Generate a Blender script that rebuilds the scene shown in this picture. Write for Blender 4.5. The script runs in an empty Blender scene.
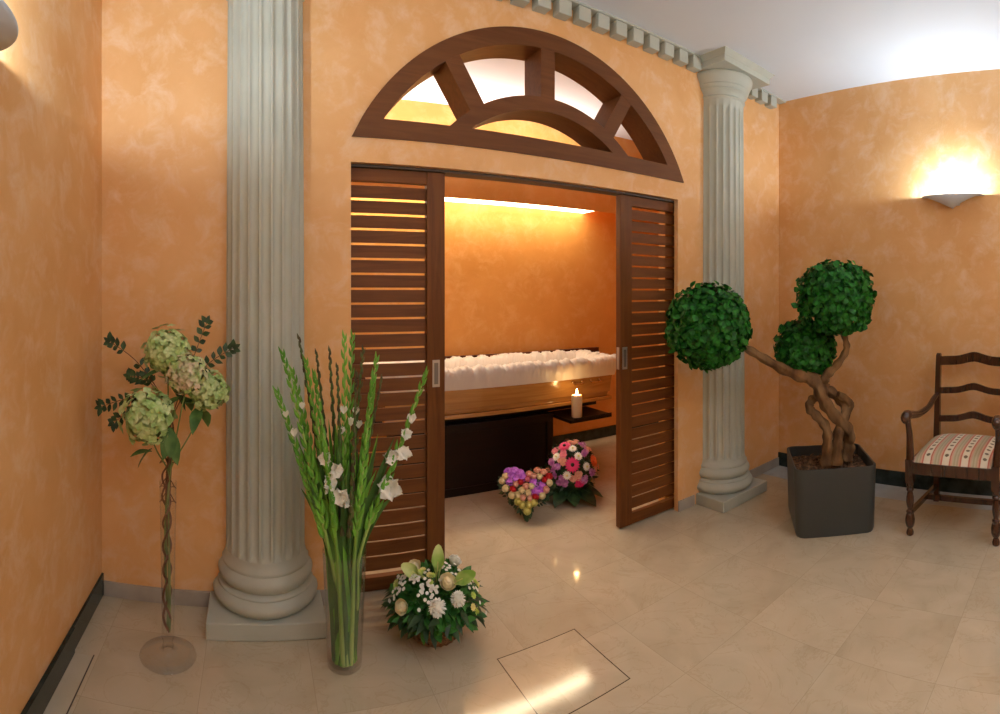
import bpy, math, random
from mathutils import Vector, Matrix
from math import sin, cos, pi, sqrt, atan2, radians
random.seed(7)
S = bpy.context.scene
COL = S.collection
R = random.uniform

# ------------------------------------------------------------------ camera
# stitched panorama: a central cylindrical lens, eye 1.5 m above the floor
cd = bpy.data.cameras.new('camera'); cam = bpy.data.objects.new('camera', cd); COL.objects.link(cam)
cd.type = 'PANO'
cd.panorama_type = 'CENTRAL_CYLINDRICAL'
FP, CX, HY = 529.3, 254.8, 292.05
u0, u1 = (0 - CX) / FP, (1000 - CX) / FP
uc = (u0 + u1) / 2
cam.location = (0, 0, 1.5); cam.rotation_euler = (pi / 2, 0, -uc)
cd.central_cylindrical_range_u_min = u0 - uc; cd.central_cylindrical_range_u_max = u1 - uc
cd.central_cylindrical_range_v_min = (HY - 714) / FP; cd.central_cylindrical_range_v_max = HY / FP
cd.central_cylindrical_radius = 1.0
cd.clip_start = 0.05
S.camera = cam

# ------------------------------------------------------------------ view and world
vs = S.view_settings
vs.view_transform = 'Standard'; vs.look = 'None'; vs.gamma = 1; vs.use_curve_mapping = False
vs.exposure = 0.25
W = bpy.data.worlds.new('world'); S.world = W; W.use_nodes = True
W.node_tree.nodes['Background'].inputs[0].default_value = (0.8, 0.85, 0.9, 1)
W.node_tree.nodes['Background'].inputs[1].default_value = 0.02
try:
    S.cycles.use_denoising = True
    S.cycles.max_bounces = 10; S.cycles.diffuse_bounces = 6; S.cycles.transmission_bounces = 10
    S.cycles.transparent_max_bounces = 16; S.cycles.sample_clamp_indirect = 6
    S.cycles.caustics_reflective = False; S.cycles.caustics_refractive = False
except Exception:
    pass

# ------------------------------------------------------------------ lights
def area(name, loc, rot, size, power, col, sy=None, spread=180):
    l = bpy.data.lights.new(name, 'AREA'); l.energy = power; l.color = col; l.size = size
    if sy: l.shape = 'RECTANGLE'; l.size_y = sy
    l.spread = radians(spread)
    o = bpy.data.objects.new(name, l); COL.objects.link(o); o.location = loc; o.rotation_euler = rot
    return o
def point(name, loc, power, col, rad):
    l = bpy.data.lights.new(name, 'POINT'); l.energy = power; l.color = col; l.shadow_soft_size = rad
    o = bpy.data.objects.new(name, l); COL.objects.link(o); o.location = loc
    return o
SCONCE_COL = (0.82, 0.93, 1.0)
area('ceiling_fill_light', (1.5, -1.1, 3.10), (0, 0, 0), 1.5, 12, (0.82, 0.92, 1.0), 0.6)  # added fill behind the viewpoint, housed in an unseen ceiling fixture
for i, (lx, ly) in enumerate(((3.765, 0.98), (-0.675, 1.14), (3.765, -1.3), (-0.675, -1.3), (0.8, -2.525), (2.4, -2.525))):
    point('sconce_or_fill_bulb', (lx, ly, 2.215), 35, SCONCE_COL, 0.03)  # first two light the visible sconces, the other four are added fill
WARM = (1.0, 0.80, 0.54)
area('cove_light_down', (1.35, 4.19, 2.285), (radians(-28), 0, 0), 3.4, 18, WARM, 0.09)
area('cove_light_up', (1.35, 4.225, 2.63), (pi, 0, 0), 3.4, 32, (1.0, 0.90, 0.80), 0.09)
point('candle_flame_light', (2.389, 3.43, 0.725), 1.2, (1.0, 0.55, 0.2), 0.012)

# ------------------------------------------------------------------ materials
def newmat(name):
    m = bpy.data.materials.new(name); m.use_nodes = True
    nt = m.node_tree; b = nt.nodes['Principled BSDF']
    return m, nt, b
def N(nt, t, **kw):
    n = nt.nodes.new(t)
    for k, v in kw.items():
        if k.startswith('i_'):
            n.inputs[k[2:].replace('_', ' ')].default_value = v
        else: setattr(n, k, v)
    return n
def L(nt, a, b): nt.links.new(a, b)
def ramp(nt, stops, interp='LINEAR'):
    r = nt.nodes.new('ShaderNodeValToRGB'); cr = r.color_ramp; cr.interpolation = interp
    while len(cr.elements) < len(stops): cr.elements.new(0.5)
    for e, (p, c) in zip(cr.elements, stops):
        e.position = p; e.color = (*c, 1) if len(c) == 3 else c
    return r
def coords(nt, scale=(1, 1, 1)):
    tc = nt.nodes.new('ShaderNodeTexCoord'); mp = nt.nodes.new('ShaderNodeMapping')
    mp.inputs['Scale'].default_value = scale
    L(nt, tc.outputs['Object'], mp.inputs['Vector']); return mp.outputs['Vector']
def flat(name, col, rough=0.5, metal=0.0, spec=0.5, **kw):
    m, nt, b = newmat(name)
    b.inputs['Base Color'].default_value = (*col, 1); b.inputs['Roughness'].default_value = rough
    b.inputs['Metallic'].default_value = metal; b.inputs['Specular IOR Level'].default_value = spec
    for k, v in kw.items(): b.inputs[k].default_value = v
    return m
def noisy(name, c1, c2, scale=20, rough=0.6, detail=3, stretch=(1, 1, 1), bump=0.0, spec=0.4, lo=0.35, hi=0.65, sub=0.0):
    m, nt, b = newmat(name)
    v = coords(nt, stretch)
    n = N(nt, 'ShaderNodeTexNoise'); n.inputs['Scale'].default_value = scale; n.inputs['Detail'].default_value = detail
    L(nt, v, n.inputs['Vector'])
    r = ramp(nt, [(lo, c1), (hi, c2)]); L(nt, n.outputs['Fac'], r.inputs[0])
    L(nt, r.outputs[0], b.inputs['Base Color'])
    b.inputs['Roughness'].default_value = rough; b.inputs['Specular IOR Level'].default_value = spec
    if bump:
        bp = N(nt, 'ShaderNodeBump'); bp.inputs['Strength'].default_value = bump; bp.inputs['Distance'].default_value = 0.01
        L(nt, n.outputs['Fac'], bp.inputs['Height']); L(nt, bp.outputs[0], b.inputs['Normal'])
    if sub:
        b.inputs['Subsurface Weight'].default_value = sub; b.inputs['Subsurface Radius'].default_value = (0.02, 0.02, 0.01)
    return m
def stucco(name, deep, mid, pale):
    m, nt, b = newmat(name)
    v = coords(nt)
    n1 = N(nt, 'ShaderNodeTexNoise'); n1.inputs['Scale'].default_value = 2.6; n1.inputs['Detail'].default_value = 8; n1.inputs['Distortion'].default_value = 0.3; n1.inputs['Roughness'].default_value = 0.6
    n2 = N(nt, 'ShaderNodeTexNoise'); n2.inputs['Scale'].default_value = 7.5; n2.inputs['Detail'].default_value = 9; n2.inputs['Distortion'].default_value = 0.45; n2.inputs['Roughness'].default_value = 0.68
    n3 = N(nt, 'ShaderNodeTexNoise'); n3.inputs['Scale'].default_value = 60; n3.inputs['Detail'].default_value = 3
    for n in (n1, n2, n3): L(nt, v, n.inputs['Vector'])
    r1 = ramp(nt, [(0.32, deep), (0.68, mid)]); L(nt, n1.outputs['Fac'], r1.inputs[0])
    r2 = ramp(nt, [(0.48, (0, 0, 0)), (0.70, (0.68, 0.68, 0.68))]); L(nt, n2.outputs['Fac'], r2.inputs[0])
    mx = N(nt, 'ShaderNodeMixRGB'); L(nt, r2.outputs[0], mx.inputs[0]); L(nt, r1.outputs[0], mx.inputs[1]); mx.inputs[2].default_value = (*pale, 1)
    L(nt, mx.outputs[0], b.inputs['Base Color'])
    b.inputs['Roughness'].default_value = 0.55; b.inputs['Specular IOR Level'].default_value = 0.35
    ad = N(nt, 'ShaderNodeMath', operation='ADD'); L(nt, n2.outputs['Fac'], ad.inputs[0])
    ml = N(nt, 'ShaderNodeMath', operation='MULTIPLY'); L(nt, n3.outputs['Fac'], ml.inputs[0]); ml.inputs[1].default_value = 0.15
    L(nt, ml.outputs[0], ad.inputs[1])
    bp = N(nt, 'ShaderNodeBump'); bp.inputs['Strength'].default_value = 0.22; bp.inputs['Distance'].default_value = 0.01
    L(nt, ad.outputs[0], bp.inputs['Height']); L(nt, bp.outputs[0], b.inputs['Normal'])
    return m
def marble_floor():
    m, nt, b = newmat('marble_tiles')
    tc = nt.nodes.new('ShaderNodeTexCoord'); v = tc.outputs['Object']
    sx = N(nt, 'ShaderNodeSeparateXYZ'); L(nt, v, sx.inputs[0])
    T = 0.43
    def M(op, a, bb=None, c=None):
        n = N(nt, 'ShaderNodeMath', operation=op)
        for i, q in enumerate((a, bb, c)):
            if q is None: continue
            if isinstance(q, (int, float)): n.inputs[i].default_value = q
            else: L(nt, q, n.inputs[i])
        return n.outputs[0]
    tx = M('DIVIDE', M('ADD', sx.outputs[0], 0.205 + T * 20), T); ty = M('DIVIDE', M('ADD', sx.outputs[1], -1.43 + T * 20), T)
    def edge(t):
        f = M('FRACT', t); return M('MULTIPLY', M('MINIMUM', f, M('SUBTRACT', 1.0, f)), T)
    e = M('MINIMUM', edge(tx), edge(ty))
    joint = M('LESS_THAN', e, 0.0011)
    # loose cover plate let into the floor: dark joint all round
    dx = M('ABSOLUTE', M('SUBTRACT', sx.outputs[0], 1.147)); dy = M('ABSOLUTE', M('SUBTRACT', sx.outputs[1], 1.75))
    dd = M('SUBTRACT', M('MAXIMUM', dx, dy), 0.19)
    plate = M('LESS_THAN', M('ABSOLUTE', dd), 0.0022)
    inside = M('LESS_THAN', dd, 0.0)
    joint = M('MULTIPLY', joint, M('SUBTRACT', 1.0, inside))
    # per tile tone
    cb = N(nt, 'ShaderNodeCombineXYZ'); L(nt, M('FLOOR', tx), cb.inputs[0]); L(nt, M('FLOOR', ty), cb.inputs[1])
    L(nt, M('MULTIPLY', inside, 7.3), cb.inputs[2])
    wn = N(nt, 'ShaderNodeTexWhiteNoise', noise_dimensions='3D'); L(nt, cb.outputs[0], wn.inputs['Vector'])
    off = N(nt, 'ShaderNodeVectorMath', operation='MULTIPLY_ADD'); L(nt, wn.outputs['Color'], off.inputs[0]); off.inputs[1].default_value = (4, 4, 4); L(nt, v, off.inputs[2])
    n1 = N(nt, 'ShaderNodeTexNoise'); n1.inputs['Scale'].default_value = 4.0; n1.inputs['Detail'].default_value = 7; n1.inputs['Distortion'].default_value = 0.8
    L(nt, off.outputs[0], n1.inputs['Vector'])
    r1 = ramp(nt, [(0.25, (0.46, 0.395, 0.28)), (0.5, (0.525, 0.46, 0.34)), (0.8, (0.58, 0.515, 0.39))]); L(nt, n1.outputs['Fac'], r1.inputs[0])
    n2 = N(nt, 'ShaderNodeTexNoise'); n2.inputs['Scale'].default_value = 3.2; n2.inputs['Detail'].default_value = 8; n2.inputs['Distortion'].default_value = 1.6; n2.inputs['Roughness'].default_value = 0.6
    L(nt, off.outputs[0], n2.inputs['Vector'])
    vein = ramp(nt, [(0.488, (0, 0, 0)), (0.499, (0.26, 0.26, 0.26)), (0.503, (0.26, 0.26, 0.26)), (0.512, (0, 0, 0))]); L(nt, n2.outputs['Fac'], vein.inputs[0])
    mx = N(nt, 'ShaderNodeMixRGB'); L(nt, vein.outputs[0], mx.inputs[0]); L(nt, r1.outputs[0], mx.inputs[1]); mx.inputs[2].default_value = (0.36, 0.27, 0.15, 1)
    tone = M('MULTIPLY_ADD', wn.outputs['Value'], 0.07, 0.965)
    mt = N(nt, 'ShaderNodeVectorMath', operation='SCALE'); L(nt, mx.outputs[0], mt.inputs[0]); L(nt, tone, mt.inputs['Scale'])
    m2 = N(nt, 'ShaderNodeMixRGB'); L(nt, M('MULTIPLY', joint, 0.4), m2.inputs[0]); L(nt, mt.outputs[0], m2.inputs[1]); m2.inputs[2].default_value = (0.25, 0.2, 0.13, 1)
    m3 = N(nt, 'ShaderNodeMixRGB'); L(nt, plate, m3.inputs[0]); L(nt, m2.outputs[0], m3.inputs[1]); m3.inputs[2].default_value = (0.07, 0.05, 0.03, 1)
    L(nt, m3.outputs[0], b.inputs['Base Color'])
    b.inputs['Roughness'].default_value = 0.085; b.inputs['Specular IOR Level'].default_value = 0.5
    bp = N(nt, 'ShaderNodeBump'); bp.inputs['Strength'].default_value = 0.02; bp.inputs['Distance'].default_value = 0.01
    n4 = N(nt, 'ShaderNodeTexNoise'); n4.inputs['Scale'].default_value = 9; L(nt, v, n4.inputs['Vector'])
    L(nt, n4.outputs['Fac'], bp.inputs['Height']); L(nt, bp.outputs[0], b.inputs['Normal'])
    return m
def wood(name, c1, c2, axis='z', rough=0.35, scale=1.0, coat=0.0):
    st = {'x': (0.7, 9, 9), 'y': (9, 0.7, 9), 'z': (9, 9, 0.7)}[axis]
    m, nt, b = newmat(name)
    v = coords(nt, tuple(s * scale for s in st))
    n = N(nt, 'ShaderNodeTexNoise'); n.inputs['Scale'].default_value = 3; n.inputs['Detail'].default_value = 8; n.inputs['Distortion'].default_value = 1.2
    L(nt, v, n.inputs['Vector'])
    r = ramp(nt, [(0.3, c1), (0.7, c2)]); L(nt, n.outputs['Fac'], r.inputs[0]); L(nt, r.outputs[0], b.inputs['Base Color'])
    b.inputs['Specular IOR Level'].default_value = 0.5 if coat else 0.22; b.inputs['Roughness'].default_value = rough; b.inputs['Coat Weight'].default_value = coat; b.inputs['Coat Roughness'].default_value = 0.12
    return m
def glass(name, tint=(1, 1, 1)):
    m, nt, b = newmat(name)
    nt.nodes.remove(b); out = nt.nodes['Material Output']
    fc = N(nt, 'ShaderNodeLayerWeight'); fc.inputs['Blend'].default_value = 0.5
    pw = N(nt, 'ShaderNodeMath', operation='POWER'); L(nt, fc.outputs['Facing'], pw.inputs[0]); pw.inputs[1].default_value = 3.5
    lw = N(nt, 'ShaderNodeMath', operation='MULTIPLY_ADD'); L(nt, pw.outputs[0], lw.inputs[0]); lw.inputs[1].default_value = 0.65; lw.inputs[2].default_value = 0.05
    tr = N(nt, 'ShaderNodeBsdfTransparent'); tr.inputs[0].default_value = (*[0.99 * c for c in tint], 1)
    gl = N(nt, 'ShaderNodeBsdfGlossy'); gl.inputs['Roughness'].default_value = 0.03
    mx = N(nt, 'ShaderNodeMixShader'); L(nt, lw.outputs[0], mx.inputs[0]); L(nt, tr.outputs[0], mx.inputs[1]); L(nt, gl.outputs[0], mx.inputs[2])
    L(nt, mx.outputs[0], out.inputs['Surface'])
    return m
def emit(name, col, s):
    m, nt, b = newmat(name)
    b.inputs['Base Color'].default_value = (*col, 1)
    b.inputs['Emission Color'].default_value = (*col, 1); b.inputs['Emission Strength'].default_value = s
    return m

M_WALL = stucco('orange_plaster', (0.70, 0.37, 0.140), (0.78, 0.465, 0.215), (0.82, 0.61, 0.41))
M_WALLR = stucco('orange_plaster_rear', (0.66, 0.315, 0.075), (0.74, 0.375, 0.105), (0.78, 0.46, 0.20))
M_CEIL = noisy('ceiling_paint', (0.70, 0.79, 0.90), (0.72, 0.81, 0.92), 2, 0.8)
M_FLOOR = marble_floor()
M_STONE = noisy('carved_stone', (0.435, 0.465, 0.41), (0.48, 0.51, 0.455), 5, 0.65, 5, bump=0.05)
M_SKIRT = noisy('grey_marble_skirting', (0.33, 0.30, 0.26), (0.42, 0.39, 0.35), 8, 0.35, 6)
M_BLACK = noisy('dark_green_marble', (0.008, 0.014, 0.012), (0.03, 0.045, 0.04), 12, 0.15, 6)
M_PALE = noisy('pale_grey_sheen_marble', (0.45, 0.47, 0.46), (0.54, 0.56, 0.55), 6, 0.15, 6)
M_PALEW = noisy('cream_marble_border', (0.50, 0.45, 0.34), (0.57, 0.52, 0.41), 5, 0.15, 6)
M_WOOD = wood('door_wood', (0.10, 0.032, 0.007), (0.165, 0.058, 0.013), 'z', 0.45)
M_WOODX = wood('slat_wood', (0.11, 0.036, 0.008), (0.175, 0.062, 0.015), 'x', 0.5)
M_FAN = wood('fanlight_wood', (0.105, 0.038, 0.012), (0.15, 0.058, 0.019), 'x', 0.5)
M_TRACK = flat('track_metal', (0.06, 0.045, 0.03), 0.5)
M_STEEL = flat('brushed_steel', (0.55, 0.53, 0.50), 0.35, 0.9)
M_STEELD = flat('steel_recess', (0.22, 0.21, 0.2), 0.45, 0.8)
M_COFFIN = wood('coffin_wood', (0.36, 0.17, 0.045), (0.50, 0.26, 0.075), 'x', 0.16, 0.8, 0.6)
M_DARKW = wood('stand_wood', (0.007, 0.003, 0.002), (0.013, 0.005, 0.003), 'x', 0.35)
M_LID = wood('lid_wood', (0.07, 0.018, 0.008), (0.12, 0.035, 0.013), 'x', 0.3)
M_SATIN = flat('white_satin', (0.74, 0.70, 0.66), 0.4, **{'Sheen Weight': 0.4})
M_BRASS = flat('brass', (0.75, 0.58, 0.32), 0.25, 1.0)
M_CHAIR = wood('chair_wood', (0.030, 0.010, 0.005), (0.065, 0.022, 0.010), 'z', 0.22, 1.0, 0.4)
M_GLASS = glass('clear_glass')
M_WATER = glass('vase_water', (0.92, 0.97, 0.88))
M_POT = flat('anthracite_plastic', (0.045, 0.052, 0.053), 0.38)
M_SOIL = noisy('bark_chips', (0.02, 0.010, 0.006), (0.30, 0.16, 0.08), 45, 0.9, 4, bump=1.0)
M_BARK = noisy('twisted_bark', (0.085, 0.042, 0.016), (0.24, 0.135, 0.055), 14, 0.8, 6, (1, 1, 0.35), 0.8)
M_LEAF = noisy('topiary_leaf', (0.004, 0.055, 0.006), (0.022, 0.20, 0.018), 34, 0.5, 2, spec=0.25)
M_LEAFB = noisy('basket_leaf', (0.012, 0.09, 0.015), (0.06, 0.25, 0.04), 25, 0.45, 2)
M_LEAFD = noisy('dark_leaf', (0.012, 0.035, 0.015), (0.045, 0.10, 0.035), 25, 0.45, 2)
M_LEAFH = noisy('hydrangea_leaf', (0.05, 0.13, 0.03), (0.13, 0.25, 0.06), 20, 0.5, 2)
M_GLAD = noisy('gladiolus_green', (0.07, 0.26, 0.02), (0.20, 0.50, 0.06), 14, 0.4, 2, (1, 1, 0.3))
M_GLADD = noisy('gladiolus_dark', (0.03, 0.09, 0.015), (0.08, 0.2, 0.04), 14, 0.45, 2, (1, 1, 0.3))
M_GLADS = noisy('gladiolus_stalk_pale', (0.16, 0.34, 0.05), (0.40, 0.55, 0.16), 8, 0.4, 2, (1, 1, 0.3))
M_BRNBUD = noisy('brownish_bud', (0.06, 0.035, 0.020), (0.12, 0.15, 0.05), 20, 0.6, 2)
M_WHITE = noisy('white_petal', (0.80, 0.82, 0.74), (0.92, 0.92, 0.88), 20, 0.5, 2, sub=0.0)
M_HYD = noisy('hydrangea_petal', (0.32, 0.50, 0.14), (0.62, 0.70, 0.36), 24, 0.55, 3)
M_HYDP = noisy('hydrangea_petal_pinkish', (0.36, 0.52, 0.17), (0.74, 0.60, 0.44), 26, 0.55, 3)
M_TWIG = noisy('red_brown_twig', (0.09, 0.028, 0.012), (0.22, 0.09, 0.04), 20, 0.6)
M_GSTEM = noisy('green_stem', (0.10, 0.16, 0.04), (0.26, 0.33, 0.10), 12, 0.5)
M_CREAM = flat('cream_rose', (0.88, 0.80, 0.56), 0.5)
M_BLUSH = flat('blush_rose', (0.86, 0.55, 0.45), 0.5)
M_PINK = flat('pink_rose', (0.75, 0.22, 0.30), 0.5)
M_RED = flat('red_rose', (0.65, 0.03, 0.04), 0.5)
M_YEL = flat('pale_yellow_rose', (0.80, 0.76, 0.30), 0.5)
M_PURP = noisy('purple_orchid', (0.28, 0.04, 0.50), (0.55, 0.16, 0.75), 40, 0.5)
M_MAG = flat('magenta_gerbera', (0.72, 0.015, 0.16), 0.5)
M_ORNG = flat('orange_gerbera', (0.85, 0.16, 0.04), 0.5)
M_LILAC = noisy('lilac_petal', (0.42, 0.10, 0.42), (0.62, 0.28, 0.58), 40, 0.5)
M_SALM = flat('salmon_petal', (0.75, 0.34, 0.24), 0.5)
M_DKC = flat('dark_flower_centre', (0.03, 0.01, 0.01), 0.7)
M_LIME = flat('lime_button', (0.50, 0.66, 0.14), 0.5)
M_CALLA = noisy('calla_green', (0.24, 0.46, 0.07), (0.62, 0.74, 0.30), 12, 0.4, 2)
M_WICKER = noisy('wicker', (0.10, 0.045, 0.018), (0.30, 0.15, 0.06), 60, 0.6, 3, (1, 1, 3), 0.6)
M_WAX = flat('candle_wax', (0.88, 0.78, 0.60), 0.4, **{'Subsurface Weight': 0.5, 'Subsurface Radius': (0.03, 0.02, 0.01), 'Emission Color': (1.0, 0.55, 0.22, 1), 'Emission Strength': 0.0})
M_FLAME = emit('flame', (1.0, 0.72, 0.30), 28)
M_LIGHT = emit('cove_diffuser', (1.0, 0.80, 0.50), 7.0)
M_FILL = emit('ceiling_fill_diffuser', (0.95, 0.98, 1.0), 3.0)
M_SCONCE = flat('sconce_plaster', (0.60, 0.66, 0.74), 0.6)

def striped_fabric():
    m, nt, b = newmat('striped_seat_fabric')
    tc = nt.nodes.new('ShaderNodeTexCoord'); sx = N(nt, 'ShaderNodeSeparateXYZ'); L(nt, tc.outputs['Object'], sx.inputs[0])
    def M(op, a, bb=None):
        n = N(nt, 'ShaderNodeMath', operation=op)
        for i, q in enumerate((a, bb)):
            if q is None: continue
            if isinstance(q, (int, float)): n.inputs[i].default_value = q
            else: L(nt, q, n.inputs[i])
        return n.outputs[0]
    P = 0.118
    f = M('FRACT', M('DIVIDE', M('ADD', sx.outputs[1], 10.0), P))
    CR, RD, SG, OL = (0.72, 0.66, 0.52), (0.52, 0.17, 0.11), (0.42, 0.36, 0.23), (0.50, 0.44, 0.30)
    r = ramp(nt, [(0.0, CR), (0.28, RD), (0.36, (0.62, 0.36, 0.26)), (0.44, SG), (0.52, OL), (0.60, SG), (0.68, OL), (0.76, (0.62, 0.36, 0.26)), (0.84, RD), (0.92, CR)], 'CONSTANT')
    L(nt, f, r.inputs[0])
    # flower motif in the cream stripe
    g = M('FRACT', M('DIVIDE', M('ADD', sx.outputs[0], 10.0), 0.062))
    fy = M('MULTIPLY', M('SUBTRACT', M('FRACT', M('ADD', f, 0.42)), 0.52), P); gx = M('MULTIPLY', M('SUBTRACT', g, 0.5), 0.062)
    d = M('SQRT', M('ADD', M('MULTIPLY', fy, fy), M('MULTIPLY', gx, gx)))
    dot = M('LESS_THAN', d, 0.0125)
    mx = N(nt, 'ShaderNodeMixRGB'); L(nt, dot, mx.inputs[0]); L(nt, r.outputs[0], mx.inputs[1]); mx.inputs[2].default_value = (0.16, 0.12, 0.07, 1)
    L(nt, mx.outputs[0], b.inputs['Base Color']); b.inputs['Roughness'].default_value = 0.85
    w = N(nt, 'ShaderNodeTexNoise'); w.inputs['Scale'].default_value = 300
    bp = N(nt, 'ShaderNodeBump'); bp.inputs['Strength'].default_value = 0.2; bp.inputs['Distance'].default_value = 0.005
    L(nt, w.outputs['Fac'], bp.inputs['Height']); L(nt, bp.outputs[0], b.inputs['Normal'])
    return m
M_FABRIC = striped_fabric()

# ------------------------------------------------------------------ mesh helpers
class MB:
    def __init__(s): s.v = []; s.f = []
    def add(s, vs_, fs):
        n = len(s.v); s.v += [tuple(p) for p in vs_]; s.f += [tuple(i + n for i in f) for f in fs]; return s
    def box(s, x0, x1, y0, y1, z0, z1):
        return s.add([(x, y, z) for z in (z0, z1) for y in (y0, y1) for x in (x0, x1)],
                     [(0, 2, 3, 1), (4, 5, 7, 6), (0, 1, 5, 4), (2, 6, 7, 3), (0, 4, 6, 2), (1, 3, 7, 5)])
    def hexa(s, a, b):      # a, b: four points each (matching loops)
        return s.add(list(a) + list(b), [(3, 2, 1, 0), (4, 5, 6, 7)] + [(i, (i + 1) % 4, 4 + (i + 1) % 4, 4 + i) for i in range(4)])
    def lathe(s, prof, c=(0, 0), n=32, a0=0.0, a1=2 * pi, cap=True, z0=0):
        full = abs(a1 - a0 - 2 * pi) < 1e-6; m = n if full else n + 1
        vv = [(c[0] + r * cos(a0 + (a1 - a0) * i / n), c[1] + r * sin(a0 + (a1 - a0) * i / n), z + z0) for r, z in prof for i in range(m)]
        ff = []
        for k in range(len(prof) - 1):
            for i in range(n):
                j = (i + 1) % m
                ff.append((k * m + i, k * m + j, (k + 1) * m + j, (k + 1) * m + i))
        if cap:
            if prof[0][0] > 1e-5: ff.append(tuple(reversed(range(m))))
            if prof[-1][0] > 1e-5: ff.append(tuple((len(prof) - 1) * m + i for i in range(m)))
        return s.add(vv, ff)
    def tube(s, pts, rad, n=8, cap=True, ridge=0.0):
        pts = [Vector(p) for p in pts]; k = len(pts)
        if not hasattr(rad, '__len__'): rad = [rad] * k
        up = Vector((0.13, 0.31, 0.94)); vv = []; prevx = None
        for i, p in enumerate(pts):
            t = (pts[min(i + 1, k - 1)] - pts[max(i - 1, 0)])
            if t.length < 1e-9: t = Vector((0, 0, 1))
            t.normalize()
            x = (prevx - t * prevx.dot(t)) if prevx is not None else t.cross(up)
            if x.length < 1e-6: x = t.cross(Vector((1, 0, 0)))
            x.normalize(); prevx = x; y = t.cross(x)
            for j in range(n):
                a = 2 * pi * j / n
                q = rad[i] * (1 + ridge * cos(3 * a + i * .35) + ridge * .6 * sin(7 * a - i * .5)); vv.append(p + x * (q * cos(a)) + y * (q * sin(a)))
        ff = [(i * n + j, i * n + (j + 1) % n, (i + 1) * n + (j + 1) % n, (i + 1) * n + j) for i in range(k - 1) for j in range(n)]
        if cap: ff += [tuple(reversed(range(n))), tuple((k - 1) * n + j for j in range(n))]
        return s.add(vv, ff)
    def ball(s, c, r, nu=10, nv=7, sq=(1, 1, 1)):
        vv = [(c[0], c[1], c[2] - r * sq[2])]; ff = []
        for k in range(1, nv):
            ph = -pi / 2 + pi * k / nv
            for i in range(nu):
                a = 2 * pi * i / nu
                vv.append((c[0] + r * sq[0] * cos(ph) * cos(a), c[1] + r * sq[1] * cos(ph) * sin(a), c[2] + r * sq[2] * sin(ph)))
        vv.append((c[0], c[1], c[2] + r * sq[2])); last = len(vv) - 1
        for i in range(nu):
            j = (i + 1) % nu
            ff.append((0, 1 + j, 1 + i)); ff.append((last, 1 + (nv - 2) * nu + i, 1 + (nv - 2) * nu + j))
            for k in range(nv - 2):
                ff.append((1 + k * nu + i, 1 + k * nu + j, 1 + (k + 1) * nu + j, 1 + (k + 1) * nu + i))
        return s.add(vv, ff)
    def leaf(s, p, d, nrm, ln, wd, fold=0.15, droop=0.15, seg=3):
        p = Vector(p); d = Vector(d).normalized(); n = Vector(nrm); sd = d.cross(n)
        if sd.length < 1e-5: sd = d.cross(Vector((0.3, 0.5, 0.8)))
        sd.normalize(); n = sd.cross(d).normalized()
        prof = {2: [0, 1, 0], 3: [0, 0.85, 0.8, 0], 4: [0, .7, 1, .65, 0], 6: [.25, .6, .9, 1, .8, .5, 0]}[seg]
        vv = []
        for i, w in enumerate(prof):
            t = i / (len(prof) - 1); c = p + d * (ln * t) - n * (droop * ln * t * t)
            vv += [c - sd * (wd / 2 * w) + n * (fold * wd * w), c, c + sd * (wd / 2 * w) + n * (fold * wd * w)]
        ff = []
        for i in range(len(prof) - 1):
            a = i * 3
            ff += [(a, a + 1, a + 4, a + 3), (a + 1, a + 2, a + 5, a + 4)]
        return s.add(vv, ff)
    def flower(s, p, nrm, r, n=5, wide=1.0, cup=0.3, seg=3, twist=None):
        nv = Vector(nrm).normalized(); a = nv.orthogonal().normalized(); b = nv.cross(a); tw = R(0, 6.28) if twist is None else twist
        for i in range(n):
            t = tw + 2 * pi * i / n; d = a * cos(t) + b * sin(t) + nv * cup
            s.leaf(p, d, nv, r, 2 * r * sin(pi / n) * wide * 1.5, 0.08, 0.25, seg)
        return s
    def petal(s, p, d, nrm, ln, wd, cup=0.2, curl=0.35, wav=0.06, nl=5, nw=4, ph=0.0):
        p = Vector(p); d = Vector(d).normalized(); sd = d.cross(Vector(nrm)).normalized(); n = sd.cross(d).normalized(); vv = []
        for i in range(nl + 1):
            t = i / nl; w = wd * (0.18 + 0.82 * sin(min(1, t * 1.15) * pi / 2)) * (1 if t < .75 else sqrt(max(0.04, 1 - ((t - .75) / .27) ** 2)))
            for j in range(nw + 1):
                q = -1 + 2 * j / nw
                h = cup * wd * q * q - curl * ln * t * t + wav * ln * t * sin(q * 5 + ph + t * 3)
                vv.append(p + d * (ln * t * (1 - .08 * q * q * t)) + sd * (w / 2 * q) + n * h)
        return s.add(vv, [(i * (nw + 1) + j, i * (nw + 1) + j + 1, (i + 1) * (nw + 1) + j + 1, (i + 1) * (nw + 1) + j) for i in range(nl) for j in range(nw)])
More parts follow.
